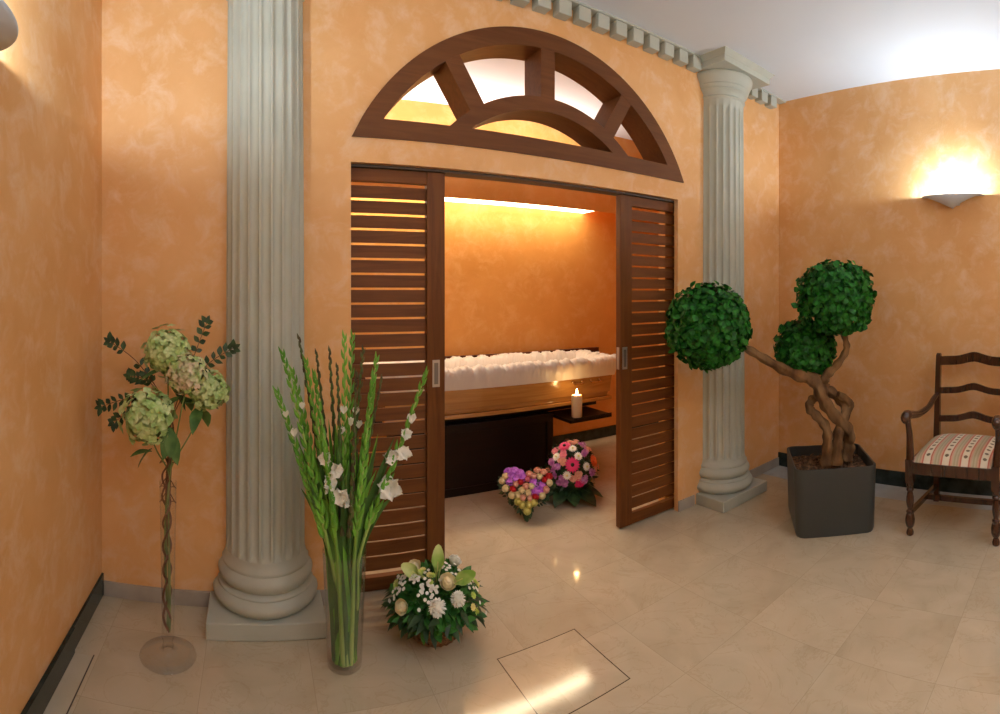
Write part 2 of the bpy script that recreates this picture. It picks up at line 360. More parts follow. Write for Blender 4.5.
    def rose(s, p, nrm, r):
        nv = Vector(nrm).normalized(); a = nv.orthogonal().normalized(); b = nv.cross(a); p = Vector(p)
        s.ball(p + nv * r * .1, r * .66, 8, 6)
        for ring, (cnt, rr, top, tilt) in enumerate(((6, 1.0, 0.40, 0.3), (5, 0.80, 0.62, 0.1), (5, 0.60, 0.78, 0.0), (3, 0.36, 0.88, -0.1))):
            off = R(0, 6.28)
            for i in range(cnt):
                t0 = off + 2 * pi * i / cnt; da = pi / cnt * 1.35; vv = []
                for k, h in enumerate((0.0, 0.5, 0.9, 1.0)):
                    for j in (-1, -0.5, 0, 0.5, 1):
                        t = t0 + da * j; q = rr * (0.45 + 0.95 * h - 0.48 * h * h + tilt * h * h * 0.25) * (1 - 0.06 * abs(j) * h)
                        z = -0.45 + (top + 0.45) * h - (0.12 * abs(j) * h) - (0.1 * tilt if k == 3 else 0)
                        vv.append(p + (a * cos(t) + b * sin(t)) * (r * q) + nv * (r * z))
                ff = [(k * 5 + j, k * 5 + j + 1, k * 5 + j + 6, k * 5 + j + 5) for k in range(3) for j in range(4)]
                s.add(vv, ff)
        return s
    def build(s, name, mat, parent=None, smooth=True, ang=40, origin=None):
        me = bpy.data.meshes.new(name); vv = s.v
        if origin: vv = [(a - origin[0], b - origin[1], c - origin[2]) for a, b, c in vv]
        me.from_pydata(vv, [], s.f); me.update()
        if smooth:
            me.polygons.foreach_set('use_smooth', [True] * len(me.polygons))
            if ang < 180: me.set_sharp_from_angle(angle=radians(ang))
        me.materials.append(mat)
        o = bpy.data.objects.new(name, me); COL.objects.link(o)
        if origin: o.location = origin
        if parent: o.parent = parent
        return o
def bevel(o, w=0.004, seg=2):
    m = o.modifiers.new('bevel', 'BEVEL'); m.width = w; m.segments = seg; m.limit_method = 'ANGLE'; m.angle_limit = radians(50); return o
def thing(name, label, cat, loc=(0, 0, 0), rz=0, group=None):
    o = bpy.data.objects.new(name, None); COL.objects.link(o); o.location = loc; o.rotation_euler = (0, 0, rz); o.empty_display_size = 0.1
    return tag(o, label, cat, group)
def tag(o, label, cat, group=None):
    o['label'] = label; o['category'] = cat
    if group: o['group'] = group
    return o
def struct(o): o['kind'] = 'structure'; return o
def bez(pts, n=8):        # Catmull-Rom through points
    P = [Vector(p) for p in pts]; out = []
    for i in range(len(P) - 1):
        a, b, c, d = P[max(i - 1, 0)], P[i], P[i + 1], P[min(i + 2, len(P) - 1)]
        for k in range(n):
            t = k / n
            out.append(0.5 * ((2 * b) + (c - a) * t + (2 * a - 5 * b + 4 * c - d) * t * t + (3 * b - a - 3 * c + d) * t ** 3))
    out.append(P[-1]); return out
def lerp_list(vals, n):
    out = []
    for i in range(n):
        t = i / (n - 1) * (len(vals) - 1); k = min(int(t), len(vals) - 2); out.append(vals[k] + (vals[k + 1] - vals[k]) * (t - k))
    return out

# ------------------------------------------------------------------ room shell
XL, XR, YF, YB, YW, YW2, YR, ZC = -0.75, 3.84, -2.6, 2.52, 2.555, 2.71, 4.33, 3.14
XRL, XRR = -0.75, 4.3
DX0, DX1, DZ = 0.463, 2.591, 2.131           # doorway
AX, AZ, AR, AB = 1.553, 1.745, 1.20, 2.252   # fanlight arch
struct(MB().box(XL - .1, XRR + .1, YF - .1, YR + .1, -0.1, 0).build('floor', M_FLOOR, smooth=False))
struct(MB().box(XL - .1, XRR + .1, YF - .1, YR + .1, ZC, ZC + .1).build('ceiling', M_CEIL, smooth=False))
struct(MB().box(XL - .1, XL, YF - .1, YW2, 0, ZC).build('wall_left', M_WALL, smooth=False))
struct(MB().box(XR, XR + .1, YF - .1, YB + 0.0, 0, ZC).build('wall_right', M_WALL, smooth=False))
struct(MB().box(XL, XR, YF - .1, YF, 0, ZC).build('wall_front', M_WALL, smooth=False))
def leaf_wall(y0, y1, xa, xb):
    m = MB(); HR = AR - 0.012; hb = AB + 0.01; half = sqrt(HR ** 2 - (hb - AZ) ** 2)
    xs = {xa, xb, DX0, DX1, AX - half, AX + half}
    for i in range(1, 40): xs.add(AX - half * cos(pi * i / 40))
    xs = sorted(x for x in xs if xa <= x <= xb)
    def arch(x):
        d = abs(x - AX); return sqrt(max(HR ** 2 - d * d, 0)) + AZ if d <= half + 1e-6 else hb
    for p, q in zip(xs[:-1], xs[1:]):
        mid = (p + q) / 2; ivs = []
        low = DZ if DX0 < mid < DX1 else 0
        if abs(mid - AX) < half: ivs = [((low, low), (hb, hb)), ((max(arch(p), hb), max(arch(q), hb)), (ZC, ZC))]
        else: ivs = [((low, low), (ZC, ZC))]
        for (a0, a1), (b0, b1) in ivs:
            v = [(p, y0, a0), (q, y0, a1), (q, y0, b1), (p, y0, b0), (p, y1, a0), (q, y1, a1), (q, y1, b1), (p, y1, b0)]
            f = [(0, 1, 2, 3), (7, 6, 5, 4)]
            if a0 > 0.001: f.append((4, 5, 1, 0))
            if b0 < ZC - 0.001: f.append((3, 2, 6, 7))
            m.add(v, f)
    for x, sgn in ((DX0, 1), (DX1, -1)):
        v = [(x, y0, 0), (x, y1, 0), (x, y1, DZ), (x, y0, DZ)]; m.add(v, [(0, 1, 2, 3) if sgn > 0 else (3, 2, 1, 0)])
    return m
struct(leaf_wall(YB, YW, XL, XR).build('wall_back', M_WALL, smooth=False))
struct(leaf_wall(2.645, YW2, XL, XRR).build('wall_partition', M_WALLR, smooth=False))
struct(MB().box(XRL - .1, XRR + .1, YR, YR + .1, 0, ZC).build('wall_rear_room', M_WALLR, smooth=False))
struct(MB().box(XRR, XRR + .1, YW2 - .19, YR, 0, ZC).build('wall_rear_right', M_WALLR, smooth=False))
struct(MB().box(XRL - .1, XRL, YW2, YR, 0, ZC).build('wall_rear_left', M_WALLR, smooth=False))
# skirtings
def skirt(name, segs, mat, h):
    m = MB()
    for b in segs: m.box(*b, 0, h)
    return struct(bevel(m.build(name, mat, smooth=False), 0.003))
skirt('baseboard_back', [(XL + 0.013, -0.212, YB - 0.012, YB), (0.31, DX0, YB - 0.012, YB), (DX1, 2.75, YB - 0.012, YB), (3.32, XR - 0.013, YB - 0.012, YB)], M_SKIRT, 0.072)
skirt('baseboard_left', [(XL, XL + 0.012, 2.075, YB), (XL, XL + 0.018, YF, 2.075)], M_BLACK, 0.108)
struct(bevel(MB().box(XR - 0.014, XR, YF, YB, 0.0, 0.115).build('baseboard_right', M_BLACK, smooth=False), 0.003))
skirt('baseboard_rear', [(XRL, XRR, YR - 0.014, YR)], M_BLACK, 0.105)
# pale stone border strips let into the floor beside the walls, and their dark joint
struct(MB().box(XR - 0.26, XR - 0.014, YF, YB - 0.013, -0.002, 0.0012).build('trim_1', M_PALE, smooth=False))  # bluish sheen on this border is put into its pale grey
struct(MB().box(-0.6565, -0.6515, 1.2, 2.087, 0.0, 0.0012).build('trim_2', M_TRACK, smooth=False))
struct(bevel(MB().box(XL + 0.018, -0.6565, 1.0, 2.075, 0.0, 0.003).build('trim_3', M_PALEW, smooth=False), 0.001))
# sliding-door track in the lintel
struct(MB().box(DX0 - 0.3, DX1 + 0.3, 2.5552, 2.6448, 2.118, 2.1302).build('trim_4', M_TRACK, smooth=False))
# cornice band above the dentils
struct(MB().box(XL, XR, YB - 0.075, YB, ZC - 0.012, ZC).build('trim_5', M_STONE, smooth=False))
# dentils
dent = None; k = 0
x = XL + 0.04
while x < XR - 0.08:
    if not (2.68 < x < 3.32 or -0.30 < x < 0.34):
        o = bevel(MB().box(x - .004, x + 0.080, YB - 0.07, YB, ZC - 0.095, ZC - 0.012).build('trim_%d' % (6 + k), M_STONE, smooth=False), 0.004); struct(o); k += 1
    x += 0.1355

# ------------------------------------------------------------------ fanlight
win = thing('window_1', '', ''); del win['label']; del win['category']; struct(win)
FY0, FY1 = YB - 0.012, 2.70
def arc_ring(name, ro, ri, zlo, y0=FY0, y1=FY1, n=56):
    # each end is cut level by the bottom rail
    m = MB(); vv = []
    ho, hi = sqrt(ro ** 2 - (zlo - AZ) ** 2), sqrt(ri ** 2 - (zlo - AZ) ** 2)
    ao, ai = atan2(zlo - AZ, ho), atan2(zlo - AZ, hi)
    for i in range(n + 1):
        t = i / n; a = ao + (pi - 2 * ao) * t; b = ai + (pi - 2 * ai) * t
        po = (AX + ro * cos(a), AZ + ro * sin(a)); pi_ = (AX + ri * cos(b), AZ + ri * sin(b))
        vv += [(po[0], y0, po[1]), (pi_[0], y0, pi_[1]), (pi_[0], y1, pi_[1]), (po[0], y1, po[1])]
    ff = [(3, 2, 1, 0), (4 * n, 4 * n + 1, 4 * n + 2, 4 * n + 3)]
    for i in range(n):
        for j in range(4): ff.append((i * 4 + j, i * 4 + (j + 1) % 4, (i + 1) * 4 + (j + 1) % 4, (i + 1) * 4 + j))
    m.add(vv, ff); return m.build(name, M_FAN, win, ang=35)
arc_ring('arch_frame', AR, AR - 0.094, AB + 0.094)
arc_ring('inner_arch', 0.837, 0.758, AB + 0.094, FY0 + 0.001)
hb_ = sqrt(AR ** 2 - (AB - AZ) ** 2); ht_ = sqrt(AR ** 2 - (AB + .094 - AZ) ** 2)
m = MB(); m.hexa([(AX - hb_, FY0, AB), (AX + hb_, FY0, AB), (AX + hb_, FY1, AB), (AX - hb_, FY1, AB)],
                 [(AX - ht_, FY0, AB + .094), (AX + ht_, FY0, AB + .094), (AX + ht_, FY1, AB + .094), (AX - ht_, FY1, AB + .094)])
m.build('bottom_rail', M_FAN, win, smooth=False)
for ang in (31, 0, -31):
    a = radians(90 + ang); d = Vector((cos(a), 0, sin(a))); sd = Vector((-sin(a), 0, cos(a))); c = Vector((AX, 0, AZ)); w = 0.0445
    q = []
    for y in (FY0 + 0.002, FY1 - 0.002):
        q.append([c + d * 0.83 - sd * w + Vector((0, y, 0)), c + d * 0.83 + sd * w + Vector((0, y, 0)), c + d * 1.11 + sd * w + Vector((0, y, 0)), c + d * 1.11 - sd * w + Vector((0, y, 0))])
    MB().hexa(q[0], q[1]).build('spoke', M_FAN, win, smooth=False)

# ------------------------------------------------------------------ sliding louvred doors
def louvre_door(name, xa, xb, stile_at_right):
    d = thing(name, '', ''); del d['label']; del d['category']; struct(d)
    y0, y1 = 2.572, 2.616; w = 0.098; z0, z1 = 0.008, 2.117
    for sx_ in (xa, xb - w):
        bevel(MB().box(sx_, sx_ + w, y0, y1, z0, z1).build('stile', M_WOOD, d, smooth=False), 0.003)
    for a, b in ((z0, 0.075), (2.052, z1)):
        bevel(MB().box(xa + w, xb - w, y0 + 0.004, y1 - 0.004, a, b).build('rail', M_WOODX, d, smooth=False), 0.003)
    z = 2.045; n = 0
    while z - 0.066 > 0.07:
        zt, zb = z - 0.0115, z - 0.0745; t = 0.004
        ym = (y0 + y1) / 2; dy = 0.004
        a = [(xa + w, ym + dy - t, zt), (xb - w, ym + dy - t, zt), (xb - w, ym + dy + t, zt), (xa + w, ym + dy + t, zt)]
        b = [(xa + w, ym - dy - t, zb), (xb - w, ym - dy - t, zb), (xb - w, ym - dy + t, zb), (xa + w, ym - dy + t, zb)]
        MB().hexa(b, a).build('slat', M_WOODX, d, smooth=False)
        z -= 0.0747; n += 1
    hx = xb - w / 2 if stile_at_right else xa + w / 2 - 0.012
    h = MB(); h.box(hx - 0.02, hx + 0.02, y0 - 0.002, y0 + 0.0, 1.01, 1.15)
    hp = bevel(h.build('door_handle', M_STEEL, d, smooth=False), 0.0008, 1)
    MB().box(hx - 0.011, hx + 0.011, y0 - 0.0026, y0 - 0.0018, 1.025, 1.135).build('handle_recess', M_STEELD, hp, smooth=False)
    ex = xb if stile_at_right else xa
    MB().box(ex - (0 if stile_at_right else 0.002), ex + (0.002 if stile_at_right else 0), y0 + 0.01, y1 - 0.01, 1.01, 1.15).build('edge_plate', M_STEEL, d, smooth=False)
    return d
louvre_door('door_1', -0.10, 0.966, True)
louvre_door('door_2', 2.125, 3.19, False)

# ------------------------------------------------------------------ columns
def column(cx, label):
    c = thing('fluted_column', label, 'column', (cx, YB, 0), 0, None)
    bevel(MB().box(-0.262, 0.262, -0.252, 0, 0, 0.075).build('plinth', M_STONE, c, smooth=False), 0.006)
    def arc(r0, bulge, za, zb, n=8): return [(r0 + bulge * sin(pi * i / n), za + (zb - za) * i / n) for i in range(n + 1)]
    base = [(0.2, 0.075)] + arc(0.224, 0.024, 0.076, 0.15) + [(0.226, 0.153), (0.224, 0.160), (0.212, 0.166)] + arc(0.203, 0.021, 0.170, 0.245) + [(0.205, 0.25), (0.205, 0.262), (0.196, 0.272), (0.190, 0.29), (0.188, 0.302), (0.15, 0.304)]
    MB().lathe(base, n=48, a0=pi, a1=2 * pi, cap=False).build('base', M_STONE, c, ang=50)
    # shaft: 22 hollow flutes between flat fillets, slight taper
    NF, PER = 22, 10; ring = []
    zs = [0.302, 0.312, 0.322, 0.34] + [0.34 + (2.80 - 0.34) * i / 12 for i in range(1, 13)] + [2.822, 2.836, 2.85, 2.90]
    vv = []; tot = NF * PER // 2
    for z in zs:
        taper = 1 - 0.045 * max(0, (z - 0.8) / 2.1) ** 1.3
        depth = 1.0
        if z < 0.34: depth = sqrt(max(0, (z - 0.306) / 0.034)) if z > 0.306 else 0
        if z > 2.80: depth = sqrt(max(0, (2.846 - z) / 0.046)) if z < 2.846 else 0
        for i in range(tot + 1):
            a = pi + pi * i / tot; ph = (i % PER) / PER
            fl = 0.0
            if 0.1 < ph < 0.9: fl = sqrt(max(0, 1 - ((ph - 0.5) / 0.41) ** 2))
            r = (0.187 - 0.0165 * fl * depth) * taper
            vv.append((r * cos(a), r * sin(a), z))
    m_ = tot + 1
    MB().add(vv, [(k * m_ + i, k * m_ + i + 1, (k + 1) * m_ + i + 1, (k + 1) * m_ + i) for k in range(len(zs) - 1) for i in range(tot)]).build('shaft', M_STONE, c, ang=32)
    cap = [(0.177, 2.885), (0.186, 2.89), (0.190, 2.897), (0.186, 2.904), (0.180, 2.908), (0.185, 2.922), (0.196, 2.938), (0.207, 2.944), (0.210, 2.950), (0.205, 2.955), (0.213, 2.963), (0.220, 2.972), (0.222, 2.978), (0.217, 2.983), (0.228, 2.998), (0.240, 3.018), (0.247, 3.038), (0.248, 3.052), (0.243, 3.062), (0.23, 3.066)]
    MB().lathe(cap, n=48, a0=pi, a1=2 * pi, cap=False).build('capital', M_STONE, c, ang=50)
    ab = MB(); ab.box(-0.270, 0.270, -0.270, 0, 3.064, 3.108)
    ab.hexa([(-0.272, -0.272, 3.108), (0.272, -0.272, 3.108), (0.272, 0, 3.108), (-0.272, 0, 3.108)], [(-0.298, -0.298, ZC), (0.298, -0.298, ZC), (0.298, 0, ZC), (-0.298, 0, ZC)])
    ab.build('abacus', M_STONE, c, smooth=False)
    return c
column(0.05, 'large pale grey-green fluted column between the hydrangea vase and the left louvred door')
column(3.035, 'pale grey-green fluted column behind the topiary tree, its capital touching the ceiling')

# ------------------------------------------------------------------ wall sconces and added fill lamps
def sconce(x, y, facing, label, rz=0):
    # facing: +1 opens into the room towards -x
    s = thing('sconce_or_fill_lamp', label, 'wall lamp', (x, y, 2.1), rz)
    n, k = 36, 7; vv = []
    for j in range(k + 1):
        t = j / k
        for i in range(n + 1):
            a = -pi / 2 + pi * i / n
            yy = 0.237 * sin(a); xx = 0.155 * cos(a) ** 0.8 if cos(a) > 1e-6 else 0
            zt = 0.112
            dip = 0.072 * (cos(a) ** 1.6 if cos(a) > 1e-6 else 0) + 0.020 * (1 - 0.9 * abs(sin(a)))
            q = cos(t * pi / 2)
            vv.append((-facing * xx * (0.06 + 0.94 * q), yy * (0.04 + 0.96 * max(q, 0) ** 0.7), zt - dip * sin(t * pi / 2) ** 1.2))
    ff = [(j * (n + 1) + i, j * (n + 1) + i + 1, (j + 1) * (n + 1) + i + 1, (j + 1) * (n + 1) + i) for j in range(k) for i in range(n)]
    o = MB().add(vv, ff).build('shade', M_SCONCE, s, ang=180)
    sm = o.modifiers.new('solid', 'SOLIDIFY'); sm.thickness = 0.006
    MB().box(-facing * 0.02 if facing > 0 else 0, 0 if facing > 0 else 0.02, -0.05, 0.05, 0.045, 0.09).build('bracket', M_SCONCE, s, smooth=False)
    MB().tube([(-facing * 0.02, 0, 0.08), (-facing * 0.055, 0, 0.08)], 0.014, 10).build('lamp_holder', M_STEELD, s)
sconce(XR, 0.985, 1, 'white half-bowl wall lamp glowing upward on the wall above the armchair')
sconce(XL, 1.14, -1, 'wall lamp cut by the upper left corner of the photo')

sconce(XR, -1.3, 1, 'added unseen white half-bowl fill lamp further along the wall of the armchair')  # this lamp and the next three are added out of view as fill
sconce(XL, -1.3, -1, 'added unseen white half-bowl fill lamp further along the left-hand wall')
sconce(0.8, YF, 1, 'added unseen white half-bowl fill lamp on the wall facing the doorway, nearer the hydrangea side', -pi / 2)
sconce(2.4, YF, 1, 'added unseen white half-bowl fill lamp on the wall facing the doorway, nearer the armchair side', -pi / 2)
# unseen ceiling lamp added behind the viewpoint as fill for even light
cl = thing('ceiling_fill_lamp', 'added unseen flat rectangular fill lamp over the part of the hall facing the doorway', 'ceiling lamp', (1.5, -1.1, ZC))
bevel(MB().box(-0.8, 0.8, -0.35, 0.35, -0.03, 0).build('housing', M_SCONCE, cl, smooth=False), 0.004)
MB().box(-0.76, 0.76, -0.31, 0.31, -0.033, -0.03).build('diffuser', M_FILL, cl, smooth=False)

# ------------------------------------------------------------------ light box on the rear wall
cb = thing('light_box', '', ''); del cb['label']; del cb['category']; cb.name = 'trim_light_box'; struct(cb)
MB().box(XRL, XRR, 4.10, 4.12, 2.287, 2.66).build('fascia', M_WALLR, cb, smooth=False)
MB().box(-0.35, 3.10, 4.122, 4.33, 2.292, 2.30).build('lower_diffuser', M_LIGHT, cb, smooth=False)
MB().box(XRL, XRR, 4.12, 4.33, 2.59, 2.60).build('shelf', M_WALLR, cb, smooth=False)

# ------------------------------------------------------------------ catafalque, coffin, lid, candle
st = thing('coffin_stand', 'black-brown wooden stand carrying the open coffin', 'coffin stand', (1.65, 3.85, 0))
p = MB().box(-0.62, 0.627, -0.24, 0.20, 0, 0.525).build('pedestal', M_DARKW, st, smooth=False); bevel(p, 0.004)
fr = MB(); fr.box(-0.62, 0.627, -0.250, -0.24, 0.0, 0.06); fr.box(-0.62, 0.627, -0.250, -0.24, 0.465, 0.525)
for a in (-0.62, 0.567): fr.box(a, a + 0.06, -0.250, -0.24, 0.06, 0.465)
bevel(fr.build('panel_frame', M_DARKW, st, smooth=False), 0.002)
bevel(MB().box(-0.80, 1.12, -0.17, -0.05, 0.525, 0.575).build('bearer', M_DARKW, st, smooth=False), 0.003)
bevel(MB().box(-0.80, 1.12, 0.10, 0.20, 0.525, 0.575).build('bearer', M_DARKW, st, smooth=False), 0.003)
tr = MB(); tr.box(0.627, 1.03, -0.50, -0.14, 0.490, 0.515); tr.box(0.66, 1.03, -0.50, -0.49, 0.515, 0.524)
bevel(tr.build('shelf', M_DARKW, st, smooth=False), 0.003)

co = thing('coffin', 'open varnished wooden coffin lined with ruffled white satin', 'coffin', (1.87, 3.85, 0.575))
def coffin_ring(hw_l, hw_r, xl, xr, z, r=0.02):
    return [(xl, -hw_l, z), (xr, -hw_r, z), (xr, hw_r, z), (xl, hw_l, z)]
def loft(rings, name, mat, parent, sm=False):
    m = MB()
    for a, b in zip(rings[:-1], rings[1:]): m.hexa(a, b)
    return m.build(name, mat, parent, smooth=sm)
bevel(loft([coffin_ring(.285, .265, -.98, 1.0, 0), coffin_ring(.285, .265, -.98, 1.0, .03)], 'base_moulding', M_COFFIN, co), .006)
bevel(loft([coffin_ring(.255, .235, -.95, .965, .03), coffin_ring(.262, .242, -.955, .975, .065)], 'lower_panel', M_COFFIN, co), .004)
bevel(loft([coffin_ring(.275, .252, -.965, .985, .065), coffin_ring(.29, .265, -.98, 1.0, .215)], 'body', M_COFFIN, co), .005)
for hx in (0.62, 0.80):
    h = MB()
    for a in (-0.045, 0.045): h.ball((hx + a, -0.283, 0.185), 0.011); h.tube([(hx + a, -0.28, 0.185), (hx + a, -0.305, 0.175)], 0.005, 6)
    h.tube([(hx - 0.05, -0.307, 0.172), (hx + 0.05, -0.307, 0.172)], 0.006, 8)
    h.build('handle', M_BRASS, co)
# satin lining: ruffled roll over the rim, padded hollow inside
def lining():
    m = MB(); rnd = random.Random(3)
    per = []
    xl, xr, hl, hr, rc = -0.985, 1.012, 0.292, 0.275, 0.10
    def edge(t):      # t 0..1 round a rounded rectangle, returns point and outward normal
        w = 2 * (xr - xl) + 2 * (hl + hr); s_ = t * w; hw = (hl + hr) / 2
        if s_ < xr - xl: return Vector((xl + s_, -hw, 0)), Vector((0, -1, 0))
        s_ -= xr - xl
        if s_ < 2 * hw: return Vector((xr, -hw + s_, 0)), Vector((1, 0, 0))
        s_ -= 2 * hw
        if s_ < xr - xl: return Vector((xr - s_, hw, 0)), Vector((0, 1, 0))
        s_ -= xr - xl
        return Vector((xl, hw - s_, 0)), Vector((-1, 0, 0))
    NS = 520
    rings = [(0.004, 0.212, 0.05), (0.010, 0.235, 0.3), (0.018, 0.262, 0.5), (0.030, 0.300, 0.9), (0.030, 0.335, 1.0), (0.008, 0.362, 1.0), (-0.028, 0.368, 1.0), (-0.062, 0.350, 0.9), (-0.082, 0.30, 0.7), (-0.11, 0.262, 0.6), (-0.20, 0.25, 0.4)]
    ph = [rnd.uniform(0, 6.28) for _ in range(8)]
    pu = [(rnd.uniform(0, 1), rnd.uniform(.4, 1)) for _ in range(90)]
    for k, (off, z, amp) in enumerate(rings):
        for i in range(NS):
            t = i / NS; p_, nrm = edge(t)
            # smooth the normal near the corners
            p2, n2 = edge((t + 0.008) % 1); p3, n3 = edge((t - 0.008) % 1); nn = (nrm + n2 + n3).normalized()
            tt = t * 2 * pi
            ruf = 0.55 * abs(sin(tt * 13 + ph[0] + 1.5 * sin(tt * 7) + 0.2 * k)) + 0.35 * abs(sin(tt * 41 + ph[1] + 1.6 * sin(tt * 11) + 0.55 * k)) + 0.28 * abs(sin(tt * 89 + ph[3] + 1.2 * sin(tt * 19) + 0.3 * k))
            q = p_ + nn * (off + 0.042 * amp * (ruf - 0.55)); q.z = z + 0.040 * amp * (ruf - 0.55)
            lim = 0.22
            if k == len(rings) - 1: q.y *= 0.4
            m.v.append(tuple(q))
    for k in range(len(rings) - 1):
        for i in range(NS):
            j = (i + 1) % NS
            m.f.append((k * NS + i, k * NS + j, (k + 1) * NS + j, (k + 1) * NS + i))
    m.f.append(tuple((len(rings) - 1) * NS + i for i in range(NS)))
    return m
lining().build('satin_lining', M_SATIN, co, ang=180)
# lid leaning against the rear wall behind the coffin
ld = MB(); ld.box(0.7, 3.26, 4.285, 4.33, 0.50, 0.94)
o = bevel(ld.build('dark_wooden_board', M_LID, smooth=False), 0.004); tag(o, 'dark reddish wooden board standing behind the coffin against the orange wall', 'wooden board')

cn = thing('pillar_candle', 'lit cream pillar candle on the black shelf beside the coffin', 'candle', (2.389, 3.43, 0.515))
MB().lathe([(0.040, 0), (0.0425, 0.004), (0.0425, 0.165), (0.040, 0.172), (0.034, 0.172), (0.028, 0.163), (0.0, 0.160)], n=32).build('wax', M_WAX, cn)
MB().tube([(0, 0, 0.158), (0.001, 0, 0.18)], 0.0015, 6).build('wick', M_DKC, cn)
MB().lathe([(0.0, 0.172), (0.006, 0.178), (0.009, 0.188), (0.007, 0.203), (0.003, 0.217), (0, 0.226)], n=14).build('flame', M_FLAME, cn)

# ------------------------------------------------------------------ topiary
TH = 1.0854
tp = thing('potted_topiary', 'clipped tree with three green leaf balls on twisted trunks in a square dark planter', 'potted tree', (3.09, 1.63, 0), 0)
# planter, yawed so one face looks at the doorway side
def rrect(hw, r, n=6):
    out = []
    for cx_, cy_, a0 in ((hw - r, hw - r, 0), (-hw + r, hw - r, pi / 2), (-hw + r, -hw + r, pi), (hw - r, -hw + r, 3 * pi / 2)):
        for i in range(n + 1):
            a = a0 + pi / 2 * i / n; out.append((cx_ + r * cos(a), cy_ + r * sin(a)))
    return out
def rot2(p, a): return (p[0] * cos(a) - p[1] * sin(a), p[0] * sin(a) + p[1] * cos(a))
yaw = radians(-51.6)
def planter():
    m = MB(); lv = [(0.236, 0.05, 0.006), (0.244, 0.055, 0.0), (0.250, 0.055, 0.02), (0.260, 0.055, 0.410), (0.259, 0.055, 0.417), (0.251, 0.05, 0.419), (0.246, 0.048, 0.416), (0.243, 0.046, 0.34)]
    n = None
    for hw, r, z in lv:
        pr = [rot2(p, yaw) for p in rrect(hw, r)]; n = len(pr); m.v += [(a, b, z) for a, b in pr]
    for k in range(len(lv) - 1):
        for i in range(n):
            j = (i + 1) % n; m.f.append((k * n + i, k * n + j, (k + 1) * n + j, (k + 1) * n + i))
    m.f.append(tuple(reversed(range(n))))
    return m
planter().build('planter', M_POT, tp, ang=40)
so = MB(); pr = [rot2(p, yaw) for p in rrect(0.243, 0.046)]; so.add([(a, b, 0.350) for a, b in pr], [tuple(range(len(pr)))])
rs = random.Random(5)
for i in range(520):
    a, b = rot2((rs.uniform(-.225, .225), rs.uniform(-.225, .225)), yaw)
    d = Vector((rs.uniform(-1, 1), rs.uniform(-1, 1), rs.uniform(-.4, .6)))
    so.leaf((a, b, 0.354 + rs.uniform(0, .008)), d, (rs.uniform(-.5, .5), rs.uniform(-.5, .5), 1), rs.uniform(.02, .04), rs.uniform(.01, .02), 0.1, 0.0)
so.build('bark_mulch', M_SOIL, tp, ang=30)
def TL(px, py, dep=0.0):     # local metres: right, up, depth away from the doorway axis
    u = (px - 829.3) * 0.0066; z = 1.5 - (py - 292) * 0.0066
    r = Vector((cos(TH), -sin(TH), 0)); f_ = Vector((sin(TH), cos(TH), 0))
    q = r * u + f_ * dep; return (q.x, q.y, z)
tk = MB()
def trunk(pts, rads):
    c = bez(pts, 7); tk.tube(c, [r * 1.22 * (1 + 0.13 * sin(i * 1.3)) for i, r in enumerate(lerp_list(rads, len(c)))], 20, True, 0.13)
trunk([TL(846, 462, .02), TL(849, 446, .03), TL(849, 432, .0), TL(834, 413, -.05), TL(823, 397, -.04), TL(814, 381, -.0), TL(792, 373, -.0), TL(769, 359, -.10), TL(750, 346, -.20), TL(732, 333, -.27)], [.032, .030, .028, .030, .034, .036, .028, .023, .019, .015])
trunk([TL(836, 462, -.04), TL(838, 440, -.05), TL(840, 424, -.02), TL(846, 410, .04), TL(836, 397, .05), TL(824, 388, .03), TL(826, 376, .01), TL(837, 366, .02), TL(846, 351, .03), TL(845, 338, .02), TL(838, 318, .0)], [.030, .028, .026, .024, .026, .028, .024, .020, .018, .016, .014])
trunk([TL(825, 462, -.06), TL(828, 442, -.07), TL(826, 426, -.06), TL(816, 414, -.03), TL(809, 407, .0), TL(812, 401, .03), TL(820, 396, .03), TL(818, 386, .0), TL(814, 378, .0)], [.028, .026, .024, .023, .022, .022, .024, .024, .022])
trunk([TL(843, 462, .06), TL(848, 450, .07), TL(845, 425, .06), TL(850, 405, .04), TL(838, 394, .0)], [.024, .022, .02, .019, .02])
trunk([TL(815, 380, .0), TL(806, 372, .06), TL(804, 360, .10)], [.018, .014, .01])
tk.build('trunk', M_BARK, tp, ang=60)
def leafball(c, rad, cnt, seed, box=0.0, name='leaf_ball'):
    rr = random.Random(seed); m = MB(); m.ball(c, rad * 0.80, 20, 14)
    for i in range(cnt):
        z = rr.uniform(-1, 1); a = rr.uniform(0, 2 * pi); s_ = sqrt(1 - z * z); n = Vector((s_ * cos(a), s_ * sin(a), z))
        e = 1.0 + box * (1 / max(abs(n.x), abs(n.y), abs(n.z)) - 1.2)
        p_ = Vector(c) + n * (rad * e * rr.uniform(0.80, 1.0))
        t = n.cross(Vector((rr.uniform(-1, 1), rr.uniform(-1, 1), rr.uniform(-1, 1)))).normalized()
        d = (t + n * rr.uniform(-.1, .9) + Vector((0, 0, -0.3))).normalized(); ln = rr.uniform(.032, .058)
        m.leaf(p_, d, (n + Vector((rr.uniform(-.6, .6), rr.uniform(-.6, .6), rr.uniform(-.2, .8)))).normalized(), ln, ln * rr.uniform(.75, 1.0), rr.uniform(.02, .2), rr.uniform(-.1, .35), 4)
    return m.build(name, M_LEAF, tp, ang=180)
leafball(TL(717, 323, -0.31), 0.258, 2300, 11)
leafball(TL(836, 297, 0.0), 0.248, 2000, 12, 0.3)
leafball(TL(804, 350, 0.16), 0.202, 1400, 13, 0.2)

